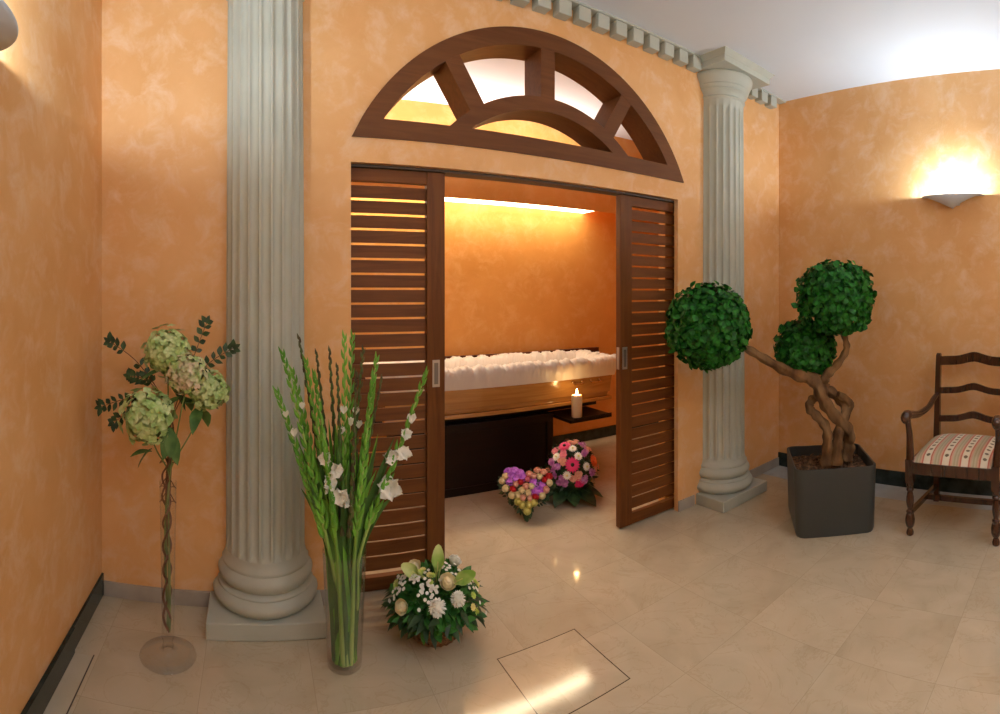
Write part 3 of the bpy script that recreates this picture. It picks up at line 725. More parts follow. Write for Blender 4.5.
# ------------------------------------------------------------------ armchair (faces away from the right-hand wall)
ch = thing('wooden_armchair', 'dark carved wooden armchair with striped seat against the orange wall', 'armchair', (3.36, 0.80, 0))
X0, X1, HY_ = -0.27, 0.305, 0.268
def turned(x, y, top):
    pr = [(.016, 0), (.022, .006), (.024, .02), (.018, .036), (.014, .044), (.024, .058), (.030, .078), (.031, .10), (.025, .128), (.020, .136), (.024, .142), (.024, .150), (.016, .156), (.015, .165), (.020, .18), (.024, .205), (.023, .235), (.018, .262), (.016, .27), (.023, .278), (.023, .288), (.017, .295), (.021, .302), (.023, .31), (.023, .33)]
    return MB().lathe(pr, (x, y), 16)
for sy in (1, -1):
    y = HY_ * sy
    m = turned(X0, y, 0)
    m.hexa([(X0 - .024, y - .024, .325), (X0 + .024, y - .024, .325), (X0 + .024, y + .024, .325), (X0 - .024, y + .024, .325)], [(X0 - .026, y - .024, .47), (X0 + .024, y - .024, .47), (X0 + .024, y + .024, .47), (X0 - .026, y + .024, .47)])
    m.build('front_leg', M_CHAIR, ch, ang=35)
    pts = bez([(X0, y, .465), (X0 + .01, y + .004 * sy, .53), (X0 + .022, y + .01 * sy, .60), (X0 + .008, y + .012 * sy, .66), (X0 - .01, y + .012 * sy, .71)], 5)
    MB().tube(pts, lerp_list([.026, .024, .021, .018, .019], len(pts)), 10).build('arm_support', M_CHAIR, ch)
    pts = bez([(X0 - .045, y + .012 * sy, .705), (X0 - .052, y + .012 * sy, .73), (X0 - .02, y + .012 * sy, .744), (X0 + .06, y + .014 * sy, .728), (X0 + .22, y + .012 * sy, .700), (X0 + .40, y + .006 * sy, .705), (X0 + .51, y, .742), (X1 + .022, y - .006 * sy, .765)], 6)
    MB().tube(pts, lerp_list([.018, .030, .032, .027, .022, .020, .020, .018], len(pts)), 10).build('armrest', M_CHAIR, ch)
    yb = y * 0.975
    rp = MB(); prev = None
    for x, z, w in ((X1 - .01, 0, .019), (X1, .2, .020), (X1, .46, .021), (X1 + .02, .75, .019), (X1 + .05, 1.04, .017), (X1 + .052, 1.055, .012)):
        q = [(x - w, yb - w, z), (x + w, yb - w, z), (x + w, yb + w, z), (x - w, yb + w, z)]
        if prev: rp.hexa(prev, q)
        prev = q
    rp.build('rear_leg', M_CHAIR, ch, ang=30)
    MB().hexa([(X0, y - .012, .125), (X0, y + .012, .125), (X0, y + .012, .155), (X0, y - .012, .155)], [(X1, yb - .012, .095), (X1, yb + .012, .095), (X1, yb + .012, .125), (X1, yb - .012, .125)]).build('side_stretcher', M_CHAIR, ch, smooth=False)
MB().box(0.06, 0.085, -HY_, HY_, .098, .132).build('cross_stretcher', M_CHAIR, ch, smooth=False)
fr = MB(); fr.box(X0 - .02, X0 + .012, -HY_ + .02, HY_ - .02, .385, .455); fr.box(X1 - .015, X1 + .015, -HY_ + .02, HY_ - .02, .385, .455)
for sy in (1, -1): fr.box(X0, X1, sy * HY_ - .014, sy * HY_ + .014, .385, .455)
bevel(fr.build('seat_frame', M_CHAIR, ch, smooth=False), .003)
sc = MB(); nx, ny = 16, 18
def seatz(u, v): return 0.452 + 0.078 * (max(0, 1 - abs(u) ** 3.2) * max(0, 1 - abs(v) ** 3.2)) ** 0.5
for i in range(nx + 1):
    for j in range(ny + 1):
        u = -1 + 2 * i / nx; v = -1 + 2 * j / ny
        sc.v.append((0.010 + 0.292 * u, 0.272 * v, seatz(u, v)))
for i in range(nx):
    for j in range(ny): sc.f.append((i * (ny + 1) + j, (i + 1) * (ny + 1) + j, (i + 1) * (ny + 1) + j + 1, i * (ny + 1) + j + 1))
sc.build('seat_cushion', M_FABRIC, ch, ang=180)
def back_rail(zc, hh, amp, dx):
    m = MB(); n = 28; yy0 = HY_ * .975
    for i in range(n + 1):
        t = -1 + 2 * i / n; y = yy0 * t
        w = amp * (cos(t * pi * 1.0) * 0.55 + 0.45 * cos(t * pi * 2) * (1 - abs(t)))
        zt = zc + hh / 2 + w; zb = zc - hh / 2 + w * 0.85; x = X1 + dx + 0.018 * (1 - t * t)
        m.v += [(x - .009, y, zb), (x + .009, y, zb), (x + .009, y, zt), (x - .009, y, zt)]
    for i in range(n):
        for j in range(4): m.f.append((i * 4 + j, (i + 1) * 4 + j, (i + 1) * 4 + (j + 1) % 4, i * 4 + (j + 1) % 4))
    return m.build('back_rail', M_CHAIR, ch, ang=50)
back_rail(1.012, .066, .024, .048); back_rail(.800, .046, .026, .026); back_rail(.600, .046, .026, .010)

# ------------------------------------------------------------------ hydrangeas in the tall flute vase
HV = Vector((-0.357, 2.157, 0))
vz = thing('flute_vase', 'slender clear glass vase on a wide round foot by the left corner', 'vase', HV)
outer = [(0.0, 0.0012), (0.116, 0.0012), (0.118, 0.003), (0.116, 0.006), (0.06, 0.010), (0.022, 0.018), (0.018, 0.03), (0.024, 0.042), (0.018, 0.055), (0.026, 0.075), (0.026, 0.12), (0.028, 0.25), (0.032, 0.50), (0.036, 0.72)]
inner = [(0.034, 0.72), (0.030, 0.50), (0.0255, 0.25), (0.0235, 0.12), (0.022, 0.095), (0.0, 0.088)]
MB().lathe(outer + inner, n=40, cap=False).build('glass_body', M_GLASS, vz, ang=60)
HS = 0.00413
def HP(px, py, dep=0.0):     # local to the vase: metres right / up / depth
    return Vector(((px - 168) * HS + 0.0, dep, 1.5 - (py - 292) * HS))
def hyd_bloom(m, c, rad, cnt, seed):
    rr = random.Random(seed)
    m.ball(c, rad * .72, 12, 8)
    for i in range(cnt):
        z = 1 - 2 * (i + .5) / cnt; a = i * 2.39996; s_ = sqrt(1 - z * z); n = Vector((s_ * cos(a), s_ * sin(a), z))
        q = Vector(c) + n * rad * rr.uniform(.76, 1.06); nn = (n + Vector((rr.uniform(-.35, .35), rr.uniform(-.35, .35), rr.uniform(-.2, .4)))).normalized()
        aa = nn.orthogonal().normalized(); bb = nn.cross(aa); t0 = rr.uniform(0, 6.28); r_ = rad * rr.uniform(.17, .24)
        for k_ in range(4):
            t = t0 + k_ * pi / 2; d = aa * cos(t) + bb * sin(t) + nn * rr.uniform(.0, .35)
            m.petal(q, d, nn, r_, r_ * 1.05, .10, .12, .06, 3, 3, t0)
    return m
blooms = [((150, 414), 27, -.05, M_HYD, 'hydrangea stem with the largest pale green bloom, lowest and furthest left in the tall vase', 21),
          ((167, 352), 25, .03, M_HYD, 'hydrangea stem with the topmost green bloom in the tall vase', 22),
          ((188, 372), 21, -.03, M_HYDP, 'hydrangea stem with pinkish green bloom in the middle of the tall vase bouquet', 23),
          ((208, 390), 20, .02, M_HYD, 'hydrangea stem whose green bloom sits nearest the fluted column', 24)]
def curve_in_vase(m, top, seed, r0=.004, r1=.003, curl=0.0, base=(0, 0)):
    rr = random.Random(seed); pts = [(base[0] + rr.uniform(-.008, .008), base[1] + rr.uniform(-.008, .008), .10), (rr.uniform(-.013, .013), rr.uniform(-.013, .013), .30), (rr.uniform(-.016, .016), rr.uniform(-.016, .016), .55), (rr.uniform(-.02, .02) + top[0] * .1, rr.uniform(-.02, .02), .74)]
    pts += [(top[0] * .55, top[1] * .6, .74 + (top[2] - .74) * .55), tuple(top)]
    c = bez(pts, 6); m.tube(c, lerp_list([r0, r1], len(c)), 6); return c
for (pp, rpx, dep, mt, lab, sd) in blooms:
    t = thing('hydrangea_stem', lab, 'flower', HV, 0, 'hydrangeas in the tall vase')
    c = HP(pp[0], pp[1], dep); rad = rpx * HS
    MB_ = MB(); curve_in_vase(MB_, c - Vector((0, 0, rad * .5)), sd); MB_.build('stalk', M_GSTEM, t)
    hyd_bloom(MB(), c, rad, 125, sd).build('bloom', mt, t, ang=180)
    lf = MB(); rr = random.Random(sd)
    for k_ in range(4):
        a = rr.uniform(0, 6.28); q = c * 0.8 + Vector((0, 0, (c.z - rad * 1.0) - c.z * .8)) + Vector((0, 0, rr.uniform(-.04, .03)))
        lf.leaf(q, (cos(a), sin(a), rr.uniform(-.8, .4)), (0, 0, 1), rr.uniform(.08, .13), .055, .12, .3, 6)
    lf.build('leaf_cluster', M_LEAFH, t, ang=180)
# one big light leaf hanging at the throat of the bouquet
lf = MB()
for d, ln in (((-.2, -.3, -1), .13), ((.25, -.3, -1), .15), ((.05, -.4, -1), .12)): lf.leaf(HP(172, 425, -.04), d, (0, -1, .2), ln, .055, .08, .05, 6)
t = lf.build('hanging_leaf', M_LEAFH, None, ang=180, origin=None); t.location = HV; tag(t, 'broad light green leaves hanging below the hydrangea blooms above the vase', 'leaves')
sprigs = [((108, 343), 'leafy eucalyptus sprig reaching far left above the lowest hydrangea', -.0), ((206, 323), 'leafy sprig standing upright, tallest beside the column', .03), ((233, 347), 'leafy sprig reaching right across the fluted column', -.02),
          ((101, 408), 'dark leafy sprig poking out left of the lowest hydrangea', -.03), ((128, 378), 'short dark leafy sprig between the two left-hand hydrangea blooms', .02), ((112, 425), 'small dark sprig drooping below left of the lowest hydrangea', .0)]
for i, (pp, lab, dep) in enumerate(sprigs):
    t = thing('foliage_sprig', lab, 'foliage sprig', HV, 0, 'leafy sprigs in the tall vase')
    tip = HP(pp[0], pp[1], dep); m = MB(); org = HP(172, 405, 0)
    mid = (org + tip) / 2 + Vector((0, 0, .03 if i != 1 else -.02)); c = bez([(0, 0, .45), (0.004 * i - .01, 0.005, .72), org - Vector((0, 0, .06)), mid, tip], 6); m.tube(c, lerp_list([.0028, .0015], len(c)), 5); m.build('twig', M_TWIG, t)
    lf = MB(); rr = random.Random(40 + i); k0 = len(c) - (9 if i in (0, 1) else 7)
    for k_ in range(k0, len(c)):
        if i == 0 and k_ in (k0 + 3, k0 + 4): continue
        q = c[k_]; dr = (c[min(k_ + 1, len(c) - 1)] - c[max(k_ - 1, 0)]).normalized()
        for s_ in (-1, 1):
            sdv = Vector((0, rr.uniform(-.4, .4), 0)) + dr.cross(Vector((0, 1, 0))) * s_
            lf.leaf(q, dr * .7 + sdv, (0, -1, rr.uniform(-.3, .3)), rr.uniform(.028, .046), rr.uniform(.018, .026), .1, .1, 4)
    lf.leaf(c[-1], (c[-1] - c[-3]), (0, -1, 0), .035, .018, .1, .1, 4)
    lf.build('leaf_cluster', M_LEAFD, t, ang=180)
# curly willow around the stems
for i, (col_, ht) in enumerate(((M_TWIG, 1.02), (M_TWIG, .95))):
    m = MB(); pts = []
    for k_ in range(26):
        z = .10 + (ht - .10) * k_ / 25; am = .014 + .010 * (k_ / 25) ** 2
        pts.append((am * sin(k_ * 1.15 + i * 2.4) - .004 - .02 * (z - .5) * (z > .5), am * cos(k_ * .95 + i * 1.9), z))
    pts = bez(pts, 3); m.tube(pts, lerp_list([.0052, .0038], len(pts)), 6)
    for z0_ in (.62, .78, .68):
        sgn = -1 if (i + int(z0_ * 100)) % 2 else 1; cpts = [(sgn * (.012 + .022 * sin(q_ * .7)), .01 * cos(q_ * .9), z0_ + .02 * q_ * .5 + .012 * cos(q_ * 1.1)) for q_ in range(9)]
        m.tube(bez(cpts, 3), .002, 5)
    o = m.build('willow_twig', col_, None); o.location = HV
    tag(o, ['reddish curly willow twig twisting up inside the tall glass vase, the taller one', 'reddish curly willow twig inside the tall glass vase, the shorter one'][i], 'twig', 'curly twigs in the tall vase')

# ------------------------------------------------------------------ gladioli in the cylinder vase
GV = Vector((0.36, 2.103, 0))
gv = thing('cylinder_vase', 'clear glass cylinder vase on the floor packed with green gladiolus stems', 'vase', GV)
MB().lathe([(0, 0.0012), (.064, 0.0012), (.068, .004), (.070, .02), (.078, .20), (.089, .46), (.0855, .46), (.0745, .20), (.0665, .02), (.055, .015), (0, .014)], n=48, cap=False).build('glass_body', M_GLASS, gv, ang=60)
GS = 0.00403
def floret(m, p_, nrm, r_):
    nv = Vector(nrm).normalized(); a = nv.orthogonal().normalized(); b = nv.cross(a); t0 = R(0, 6.28)
    back = Vector(p_) - nv * r_ * .55
    for ring, (cup_, l_) in enumerate(((.75, 1.18), (1.15, 1.12))):
        for i in range(3):
            t = t0 + ring * pi / 3 + 2 * pi * i / 3
            m.petal(back, a * cos(t) + b * sin(t) + nv * cup_, nv, r_ * l_ * 1.08, r_ * 1.12, .26, .30, .12, 7, 6, t * 3)
    for i in range(3): m.tube([back, back + nv * r_ * .75 + a * r_ * .1 * cos(i * 2.1) + b * r_ * .1 * sin(i * 2.1)], [r_ * .03, r_ * .05], 5)
glads = [ # tip px, tip py, depth, kind, flowers [(px,py,r)], label
 (428, 377, -.02, 'g', [(388, 488, .046), (390, 457, .030), (403, 454, .030), (406, 435, .022), (412, 421, .018)], 'gladiolus leaning right over the louvred door with the largest open white blossom'),
 (282, 352, -.06, 'g', [(322, 452, .026), (333, 464, .030), (327, 476, .032), (336, 489, .034), (344, 493, .024)], 'gladiolus leaning left with a chain of white blossoms in the middle of the bunch'),
 (277, 390, -.04, 'g', [(285, 410, .012), (293, 428, .014)], 'green gladiolus spike bending furthest left over the column'),
 (300, 340, .05, 'b', [], 'tallest brownish gladiolus spike at the left in front of the column'),
 (318, 356, .06, 'b', [], 'dark brownish gladiolus spike second from the column side'),
 (330, 352, .02, 'b', [], 'dark gladiolus spike with tight brown buds left of the bright central spike'),
 (343, 338, -.03, 'g', [(342, 408, .014), (349, 420, .014), (340, 428, .013)], 'bright green central gladiolus spike with small white tips'),
 (354, 338, .03, 'g', [], 'upright bright green gladiolus spike just right of centre'),
 (366, 352, .05, 'b', [(358, 414, .014), (361, 428, .014)], 'dark gladiolus spike with two half-open white buds before the door edge'),
 (376, 360, -.02, 'g', [], 'green gladiolus spike in front of the left edge of the louvred door'),
 (386, 384, .06, 'b', [], 'thin dark gladiolus spike furthest right of the upright ones'),
 (312, 372, -.08, 'g', [(300, 400, .011)], 'short green gladiolus spike at the front left of the bunch'),
 (293, 372, .02, 'g', [], 'slim green gladiolus spike rising left against the column'),
 (370, 378, -.07, 'g', [], 'green gladiolus spike low in front of the louvres beside the white flowering one'),
 (306, 362, .0, 'g', [], 'green gladiolus spike between the brownish spikes and the column'),
 (335, 366, -.05, 'b', [], 'brownish gladiolus spike rising behind the white blossom chain'),
 (352, 372, -.09, 'b', [], 'shorter dark gladiolus spike at the front centre of the bunch'),
]
for gi, (px, py, dep, kind, fl, lab) in enumerate(glads):
    rr = random.Random(100 + gi)
    t = thing('gladiolus', lab, 'flower', GV, 0, 'gladioli in the cylinder vase')
    tip = Vector(((px - 344.5) * GS, dep, 1.5 - (py - 292) * GS))
    a = 2 * pi * gi / len(glads) + .4
    base = Vector((.042 * cos(a), .042 * sin(a), .022)); rim = Vector((max(-.066, min(.066, tip.x * .30)), max(-.055, min(.055, dep * .8)), .47))
    mid = Vector((tip.x * .62, dep * 1.0, .47 + (tip.z - .47) * .52))
    c = bez([base, rim * .5 + base * .5 - Vector((0, 0, 0.0)), rim, mid, tip], 10); m = MB()
    m.tube(c, lerp_list([.0095, .0085, .0065, .0022], len(c)), 7)
    st_ = m.build('stalk', M_GLADS if kind == 'g' else M_GLADD, t)
    bd = MB(); n_ = len(c); length = (tip - mid).length
    side = Vector((1, 0, 0)) if rr.random() < .8 else Vector((.6, .8, 0)).normalized()
    k0 = int(n_ * .56); k_ = k0; j = 0; steps = 27
    for j in range(steps):
        tt = k0 + (n_ - 1 - k0) * j / (steps - 1); i0 = min(int(tt), n_ - 2); q = c[i0] + (c[i0 + 1] - c[i0]) * (tt - i0); dr = (c[i0 + 1] - c[i0]).normalized()
        s_ = 1 if j % 2 else -1; fade = 1 - .55 * j / steps; ln = (.080 if kind == 'g' else .058) * fade
        d = dr * 1.0 + side * (s_ * rr.uniform(.22, .42)) + Vector((0, rr.uniform(-.45, .3), 0)); 
        e = q + d.normalized() * ln * .55; e2 = q + (d.normalized() * .75 + dr * .25) * ln
        wb = (.0118 if kind == 'g' else .0112) * fade; bd.tube([q, q + d.normalized() * ln * .25, e, e2], [.003, wb * 1.05, wb * .75, .0008], 6)
    bd.build('bud_spike', M_GLAD if kind == 'g' else M_BRNBUD, t)
    lf = MB()
    for q in range(5):
        aa = rr.uniform(0, 6.28); b0 = Vector((.045 * cos(aa), .045 * sin(aa), .025)); sx_ = rr.uniform(-.07, .07) + tip.x * .30
        r0 = Vector((max(-.072, min(.072, sx_ * .5)), rr.uniform(-.05, .05), .47)); top = Vector((sx_ * 1.5, rr.uniform(-.10, .09), rr.uniform(.68, 1.0)))
        cc = bez([b0, (b0 + r0) / 2, r0, (r0 + top) / 2 + Vector((0, 0, .03)), top], 5); wv = []
        wn = lerp_list([.010, .014, .030, .030, .017, .0005], len(cc)); tw = rr.uniform(-.6, .6)
        for p_, w in zip(cc, wn): wv += [p_ + Vector((cos(tw), sin(tw), 0)) * w * .7, p_ + Vector((0, -.004, 0)), p_ - Vector((cos(tw), sin(tw), 0)) * w * .7]
        nb = len(cc); lf.add(wv, [f_ for i in range(nb - 1) for f_ in ((i * 3, i * 3 + 1, i * 3 + 4, i * 3 + 3), (i * 3 + 1, i * 3 + 2, i * 3 + 5, i * 3 + 4))])
    lf.build('leaf_blades', M_GLAD if gi % 2 else M_GLADD, t, ang=180)
    for (fx, fy, fr_) in fl:
        m = MB(); fd = dep - .02 if fr_ > .02 else dep - .005; p_ = Vector(((fx - 344.5) * GS, fd, 1.5 - (fy - 292) * GS))
        if fr_ > .02: floret(m, p_, (rr.uniform(-.7, .7), -1, rr.uniform(-.2, .7)), fr_)
        else:
            for q in range(4):
                aa = q * 1.6 + gi; m.petal(p_ - Vector((0, 0, fr_)), (cos(aa) * .35, sin(aa) * .35 - .2, 1), (0, -1, 0), fr_ * 2.4, fr_ * 1.3, .2, .1, .05, 4, 3)
        m.build('blossom', M_WHITE, t, ang=180)

# ------------------------------------------------------------------ basket arrangement
BV = Vector((0.778, 2.20, 0)); bth = atan2(BV.x, BV.y)
bk = thing('flower_basket', 'round wicker basket of white and green flowers on the floor before the left door', 'flower arrangement', BV, -bth)
m = MB()
for k_ in range(8):
    rr_ = .10 + .004 * k_; pts = [((rr_ + .004 * sin(i * pi / 2 * 1.0 + k_ * pi)) * cos(2 * pi * i / 48), (rr_ + .004 * ((-1) ** (i + k_))) * sin(2 * pi * i / 48), .008 + .0135 * k_) for i in range(49)]
    m.tube(pts, .0068, 6, False)
m.lathe([(0.0, .004), (.098, .004), (.125, .11), (.0, .112)], n=24, cap=False)
m.build('basket', M_WICKER, bk, ang=60)
m = MB(); rr = random.Random(9); m.ball((0, 0, .16), .135, 18, 12, (1.1, 1.1, .6))
for i in range(620):
    a = rr.uniform(0, 2 * pi); el = rr.uniform(-.05, 1.35); n = Vector((cos(el) * cos(a), cos(el) * sin(a), sin(el))); q = Vector((0, 0, .12)) + Vector((n.x * .175, n.y * .175, n.z * .13)) * rr.uniform(.85, 1.02)
    d = (n * 1.1 + Vector((rr.uniform(-.7, .7), rr.uniform(-.7, .7), rr.uniform(-.7, .35)))).normalized(); ln = rr.uniform(.035, .07)
    if el < .1: ln *= 1.15
    m.leaf(q, d, (n + Vector((rr.uniform(-.8, .8), rr.uniform(-.8, .8), .8))).normalized(), ln, ln * rr.uniform(.3, .6), .1, rr.uniform(-.1, .4), 4)
m.build('foliage', M_LEAFB, bk, ang=180)
m = MB()
for i in range(90):
    a = rr.uniform(0, 2 * pi); n = Vector((cos(a), sin(a), 0)); q = Vector((n.x * .16, n.y * .16, rr.uniform(.12, .18)))
    m.leaf(q, n + Vector((rr.uniform(-.6, .6), rr.uniform(-.6, .6), rr.uniform(-.45, .3))), (n.x, n.y, 1), rr.uniform(.06, .095), .03, .1, .35, 4)
m.build('leaf_fringe', M_LEAFD, bk, ang=180)
def dome(u, v, H=.165, Rr=.205, z0=.125):
    q = max(0.02, 1 - (u * u + v * v) / Rr ** 2); z = z0 + H * sqrt(q); n = Vector((u / Rr ** 2, -v / Rr ** 2, (z - z0) / H ** 2)).normalized()
    return Vector((u, -v, z)), n
for u, v, r_, mt in ((.05, .10, .038, M_CREAM), (-.125, .14, .032, M_CREAM), (-.085, .01, .036, M_CREAM), (.085, -.05, .032, M_WHITE)):
    q, n = dome(u, v); MB().rose(q + n * .015, n + Vector((0, -.3, 0)), r_).build('rose', mt, bk, ang=180)
def pompom(u, v, r_, mt, nm, lift=.015):
    q, n = dome(u, v); q = q + n * lift; m = MB(); m.ball(q, r_ * .7, 10, 7)
    for i in range(60):
        z = 1 - 2 * (i + .5) / 60; a = i * 2.39996; s_ = sqrt(1 - z * z); d = Vector((s_ * cos(a), s_ * sin(a), z)); m.leaf(q + d * r_ * .55, d + Vector((rr.uniform(-.4, .4), rr.uniform(-.4, .4), .1)), (0, 0, 1), r_ * .5, r_ * .38, .1, .2, 3)
    m.build(nm, mt, bk, ang=180)
pompom(.01, .175, .038, M_WHITE, 'chrysanthemum'); pompom(.09, .14, .033, M_WHITE, 'chrysanthemum')
for cu, cv in ((-.165, .05), (.15, .11), (-.005, .085), (-.06, .04), (.165, .02)):
    for k_ in range(3):
        q, n = dome(cu + rr.uniform(-.02, .02), cv + rr.uniform(-.02, .02)); q = q + n * .012; m = MB(); m.flower(q, n, .017, 9, .8, .5, 3); m.flower(q + n * .003, n, .012, 7, .8, .9, 3); m.build('button_flower', M_LIME if k_ != 1 else M_YEL, bk, ang=180)
m = MB()
for i in range(120):
    cu, cv = rr.choice(((-.08, .08), (-.11, .04), (-.045, .13), (.10, .05), (.16, .06), (-.15, .08), (.05, .0), (-.02, .12))); q, n = dome(cu + rr.gauss(0, .018), cv + rr.gauss(0, .018)); m.flower(q + n * rr.uniform(.01, .025), n, .008, 5, 1, .3, 3)
m.build('white_filler_blossom', M_WHITE, bk, ang=180)['kind'] = 'stuff'
def calla(p0, p1, tilt, op):
    m = MB(); p0 = Vector(p0); p1 = Vector(p1); d = (p1 - p0).normalized(); a = d.cross(Vector(op)).normalized(); b = a.cross(d).normalized(); ln = (p1 - p0).length; vv = []; n, k = 14, 7
    for j in range(k + 1):
        t = j / k
        for i in range(n + 1):
            an = -pi * .92 + 2 * pi * .92 * i / n; r_ = .006 + .014 * t ** 1.6; fl_ = 1 + .4 * t * t
            back = cos(an); up = t * ln * (.62 + .38 * ((1 + back) / 2) * 1.0) + (0.25 * ln * t * t * max(0, back) ** 2)
            vv.append(p0 + d * up + b * (r_ * cos(an) * -1 * fl_) + a * (r_ * sin(an) * fl_))
    m.add(vv, [(j * (n + 1) + i, j * (n + 1) + i + 1, (j + 1) * (n + 1) + i + 1, (j + 1) * (n + 1) + i) for j in range(k) for i in range(n)])
    c_ = m.build('calla_lily', M_CALLA, bk, ang=180); MB().tube([p0, p0 + d * ln * .75], [.003, .002], 6).build('spadix', M_YEL, c_)
calla((.01, -.06, .25), (.015, -.065, .375), 0, (0, -1, .1)); calla((-.035, -.05, .26), (-.115, -.07, .315), 0, (-.2, -1, .6)); calla((.06, -.08, .25), (.135, -.13, .315), 0, (.3, -1, .8))

# ------------------------------------------------------------------ heart and round bouquet before the stand
def heart_xy(t): return (16 * sin(t) ** 3 / 16.5, (13 * cos(t) - 5 * cos(2 * t) - 2 * cos(3 * t) - cos(4 * t)) / 16.5)
HC = Vector((1.754, 3.11, 0)); hth = atan2(HC.x, HC.y)
hw = thing('heart_wreath', 'heart-shaped cushion of cream, red and purple flowers leaning on the floor', 'flower arrangement', HC, -hth)
TILT = radians(46)
def HW(x, y, o): # heart-plane coords to local
    s_ = .178; yy = (y + 1.0) * s_; return Vector((x * s_, yy * cos(TILT) - o * sin(TILT) - .12, .035 + yy * sin(TILT) + o * cos(TILT)))
hn = Vector((0, -sin(TILT), cos(TILT)))
m = MB(); n = 48; lv = [(1.0, -.03), (1.04, .0), (1.0, .03), (.85, .05), (.5, .06)]
for s_, o_ in lv:
    for i in range(n):
        x, y = heart_xy(2 * pi * i / n); m.v.append(tuple(HW(x * s_ * .93, y * s_ * .93, o_)))
for k_ in range(len(lv) - 1):
    for i in range(n): j = (i + 1) % n; m.f.append((k_ * n + i, k_ * n + j, (k_ + 1) * n + j, (k_ + 1) * n + i))
m.f.append(tuple(reversed(range(n)))); m.f.append(tuple((len(lv) - 1) * n + i for i in range(n)))
m.build('moss_base', M_LEAFD, hw)
m = MB(); rr = random.Random(17)
for i in range(170):
    t = rr.uniform(0, 2 * pi); x, y = heart_xy(t); q = HW(x * .97, y * .97, rr.uniform(-.03, .03)); c0 = HW(0, 0, 0); d = (q - c0).normalized()
    q.z = max(q.z, .02); m.leaf(q, d + hn * rr.uniform(-.6, .7) + Vector((rr.uniform(-.5, .5), 0, 0)), hn, rr.uniform(.025, .045), .018, .1, .2, 3)
for p_ in range(len(m.v)):
    if m.v[p_][2] < .004: m.v[p_] = (m.v[p_][0], m.v[p_][1], .004)
m.build('leaf_fringe', M_LEAFD, hw, ang=180)
pts = []
tries = 0
while len(pts) < 46 and tries < 9000:
    tries += 1; x, y = rr.uniform(-1, 1), rr.uniform(-1.05, .8)
    t = atan2(x, y); ok = False
    # inside test on the heart polygon
    cnt = 0; poly = [heart_xy(2 * pi * i / 40) for i in range(40)]
    for (xa, ya), (xb, yb) in zip(poly, poly[1:] + poly[:1]):
        if (ya > y) != (yb > y) and x < (xb - xa) * (y - ya) / (yb - ya) + xa: cnt += 1
    if cnt % 2 and all((x - a) ** 2 + (y - b) ** 2 > .205 ** 2 for a, b in pts): pts.append((x, y))
def hcolor(x, y):
    if (x + .45) ** 2 + (y - .45) ** 2 < .36 ** 2 or (x - .42) ** 2 + (y + .02) ** 2 < .22 ** 2 or (x + .72) ** 2 + (y - .1) ** 2 < .2 ** 2: return 'p'
    if (x + .15) ** 2 + (y - .1) ** 2 < .16 ** 2 or (x - .78) ** 2 + (y - .42) ** 2 < .2 ** 2 or (x + .62) ** 2 + (y + .2) ** 2 < .14 ** 2 or (x - .4) ** 2 + (y + .42) ** 2 < .15 ** 2: return 'r'
    if y < -.5: return 'y'
    if x > .1 and y > .45: return 'k'
    return rr.choice('ccckb')
for x, y in pts:
    c_ = hcolor(x, y); e = sqrt(x * x + y * y); q = HW(x * .95, y * .95, .062 - .02 * e); m = MB(); nn = (hn + (q - HW(0, 0, 0)) * 1.6).normalized()
    if c_ == 'p': m.flower(q, nn, .034, 5, 1.0, .3, 4); m.flower(q + nn * .008, nn, .02, 3, 1, .6, 4); m.build('orchid', M_PURP, hw, ang=180)
    else: m.rose(q, nn, .0275); m.build('rose', {'r': M_RED, 'y': M_YEL, 'k': M_BLUSH, 'c': M_CREAM, 'b': M_PINK}[c_], hw, ang=180)

RC = Vector((2.183, 3.21, 0)); rth = atan2(RC.x, RC.y)
rb = thing('round_bouquet', 'round dome of magenta gerberas and white daisies beside the heart-shaped flowers', 'flower arrangement', RC, -rth); rb.scale = (1.14, 1.14, 1.14)
def sph(u, w, Rr=.165, zc=.185, off=0.0):    # u right, w up on the visible dome, both -1..1
    q = max(0, 1 - u * u - w * w); n = Vector((u, -sqrt(q) * .86 + w * .30, w * .86 + sqrt(q) * .40)).normalized(); return Vector((0, 0, zc)) + n * (Rr + off), n
m = MB(); m.ball((0, 0, .175), .145, 18, 12)
for i in range(260):
    z = rr.uniform(-.5, 1); a = rr.uniform(0, 6.28); s_ = sqrt(1 - z * z); n = Vector((s_ * cos(a), s_ * sin(a), z)); m.leaf(Vector((0, 0, .175)) + n * .14, n + Vector((rr.uniform(-.8, .8), rr.uniform(-.8, .8), rr.uniform(-.8, .8))), n, .05, .02, .1, .2, 3)
m.build('foliage', M_LEAFD, rb, ang=180)
m = MB()
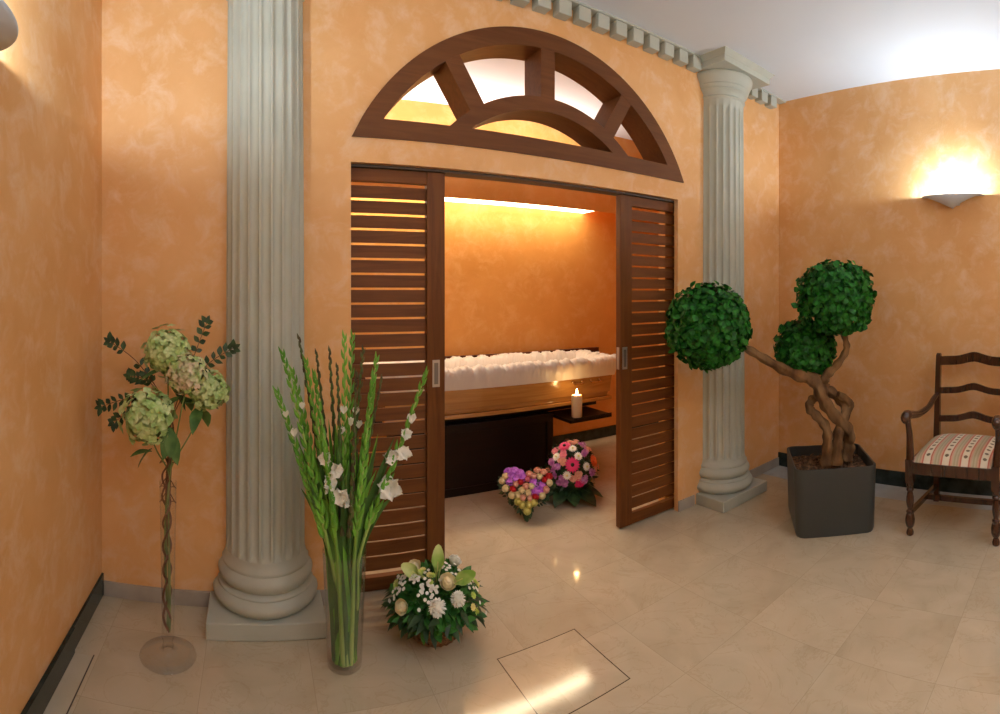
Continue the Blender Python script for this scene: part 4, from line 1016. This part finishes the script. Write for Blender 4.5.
for i, (a, ln, w) in enumerate(((-2.6, .20, .10), (-2.0, .22, .11), (-1.45, .20, .11), (-.9, .23, .12), (-.35, .20, .10), (.4, .16, .09), (1.6, .16, .09), (2.8, .17, .09))):
    d = Vector((cos(a), sin(a), -.28)); m.leaf((cos(a) * .03, sin(a) * .03, .085), d, (0, 0, 1), ln, w, .1, .06, 6)
m.v = [(a, b, max(c, .004)) for a, b, c in m.v]
m.build('broad_leaf', M_LEAFD, rb, ang=180)
MB().lathe([(0, .0), (.07, .0), (.085, .10), (0, .10)], n=20, cap=False).build('bowl', M_DARKW, rb)
def gerb(u, w, r_, mt, nm, ctr, np_=16):
    q, n = sph(u, w, off=.012); m = MB(); m.flower(q, n, r_, np_, .62, .22, 4); m.flower(q + n * .003, n, r_ * .75, np_, .6, .4, 4, )
    f_ = m.build(nm, mt, rb, ang=180); MB().ball(q + n * .006, r_ * .24, 10, 6).build('centre', ctr, f_)
gerb(.05, -.02, .050, M_MAG, 'gerbera', M_DKC); gerb(-.22, .70, .045, M_MAG, 'gerbera', M_DKC); gerb(.80, .18, .042, M_ORNG, 'gerbera', M_ORNG)
for u, w in ((.06, .60), (-.50, .30), (.25, .30), (.52, -.06), (-.12, -.36)): gerb(u, w, .029, M_WHITE, 'daisy', M_YEL, 14)
for u, w, mt in ((.46, .48, M_LILAC), (-.52, -.12, M_LILAC), (-.60, -.36, M_LILAC), (.76, -.28, M_LILAC), (.15, .88, M_SALM), (-.05, .92, M_SALM), (.38, .78, M_LILAC), (-.72, .1, M_LILAC), (-.62, .55, M_PINK), (.28, -.38, M_SALM), (-.3, .1, M_SALM), (.62, .60, M_SALM), (.93, -.05, M_SALM), (-.85, -.15, M_SALM), (-.38, -.52, M_LILAC), (.05, -.5, M_SALM), (.45, -.46, M_LILAC), (-.15, -.62, M_LILAC), (.3, -.62, M_MAG), (-.3, .42, M_PINK)):
    for k_ in range(3):
        q, n = sph(u + rr.uniform(-.09, .09), w + rr.uniform(-.09, .09), off=.006); m = MB(); m.flower(q, n, .023, 7, .9, .5, 3); m.flower(q + n * .004, n, .013, 5, .9, .9, 3); m.build('small_bloom', mt, rb, ang=180)
bpy.context.view_layer.update()
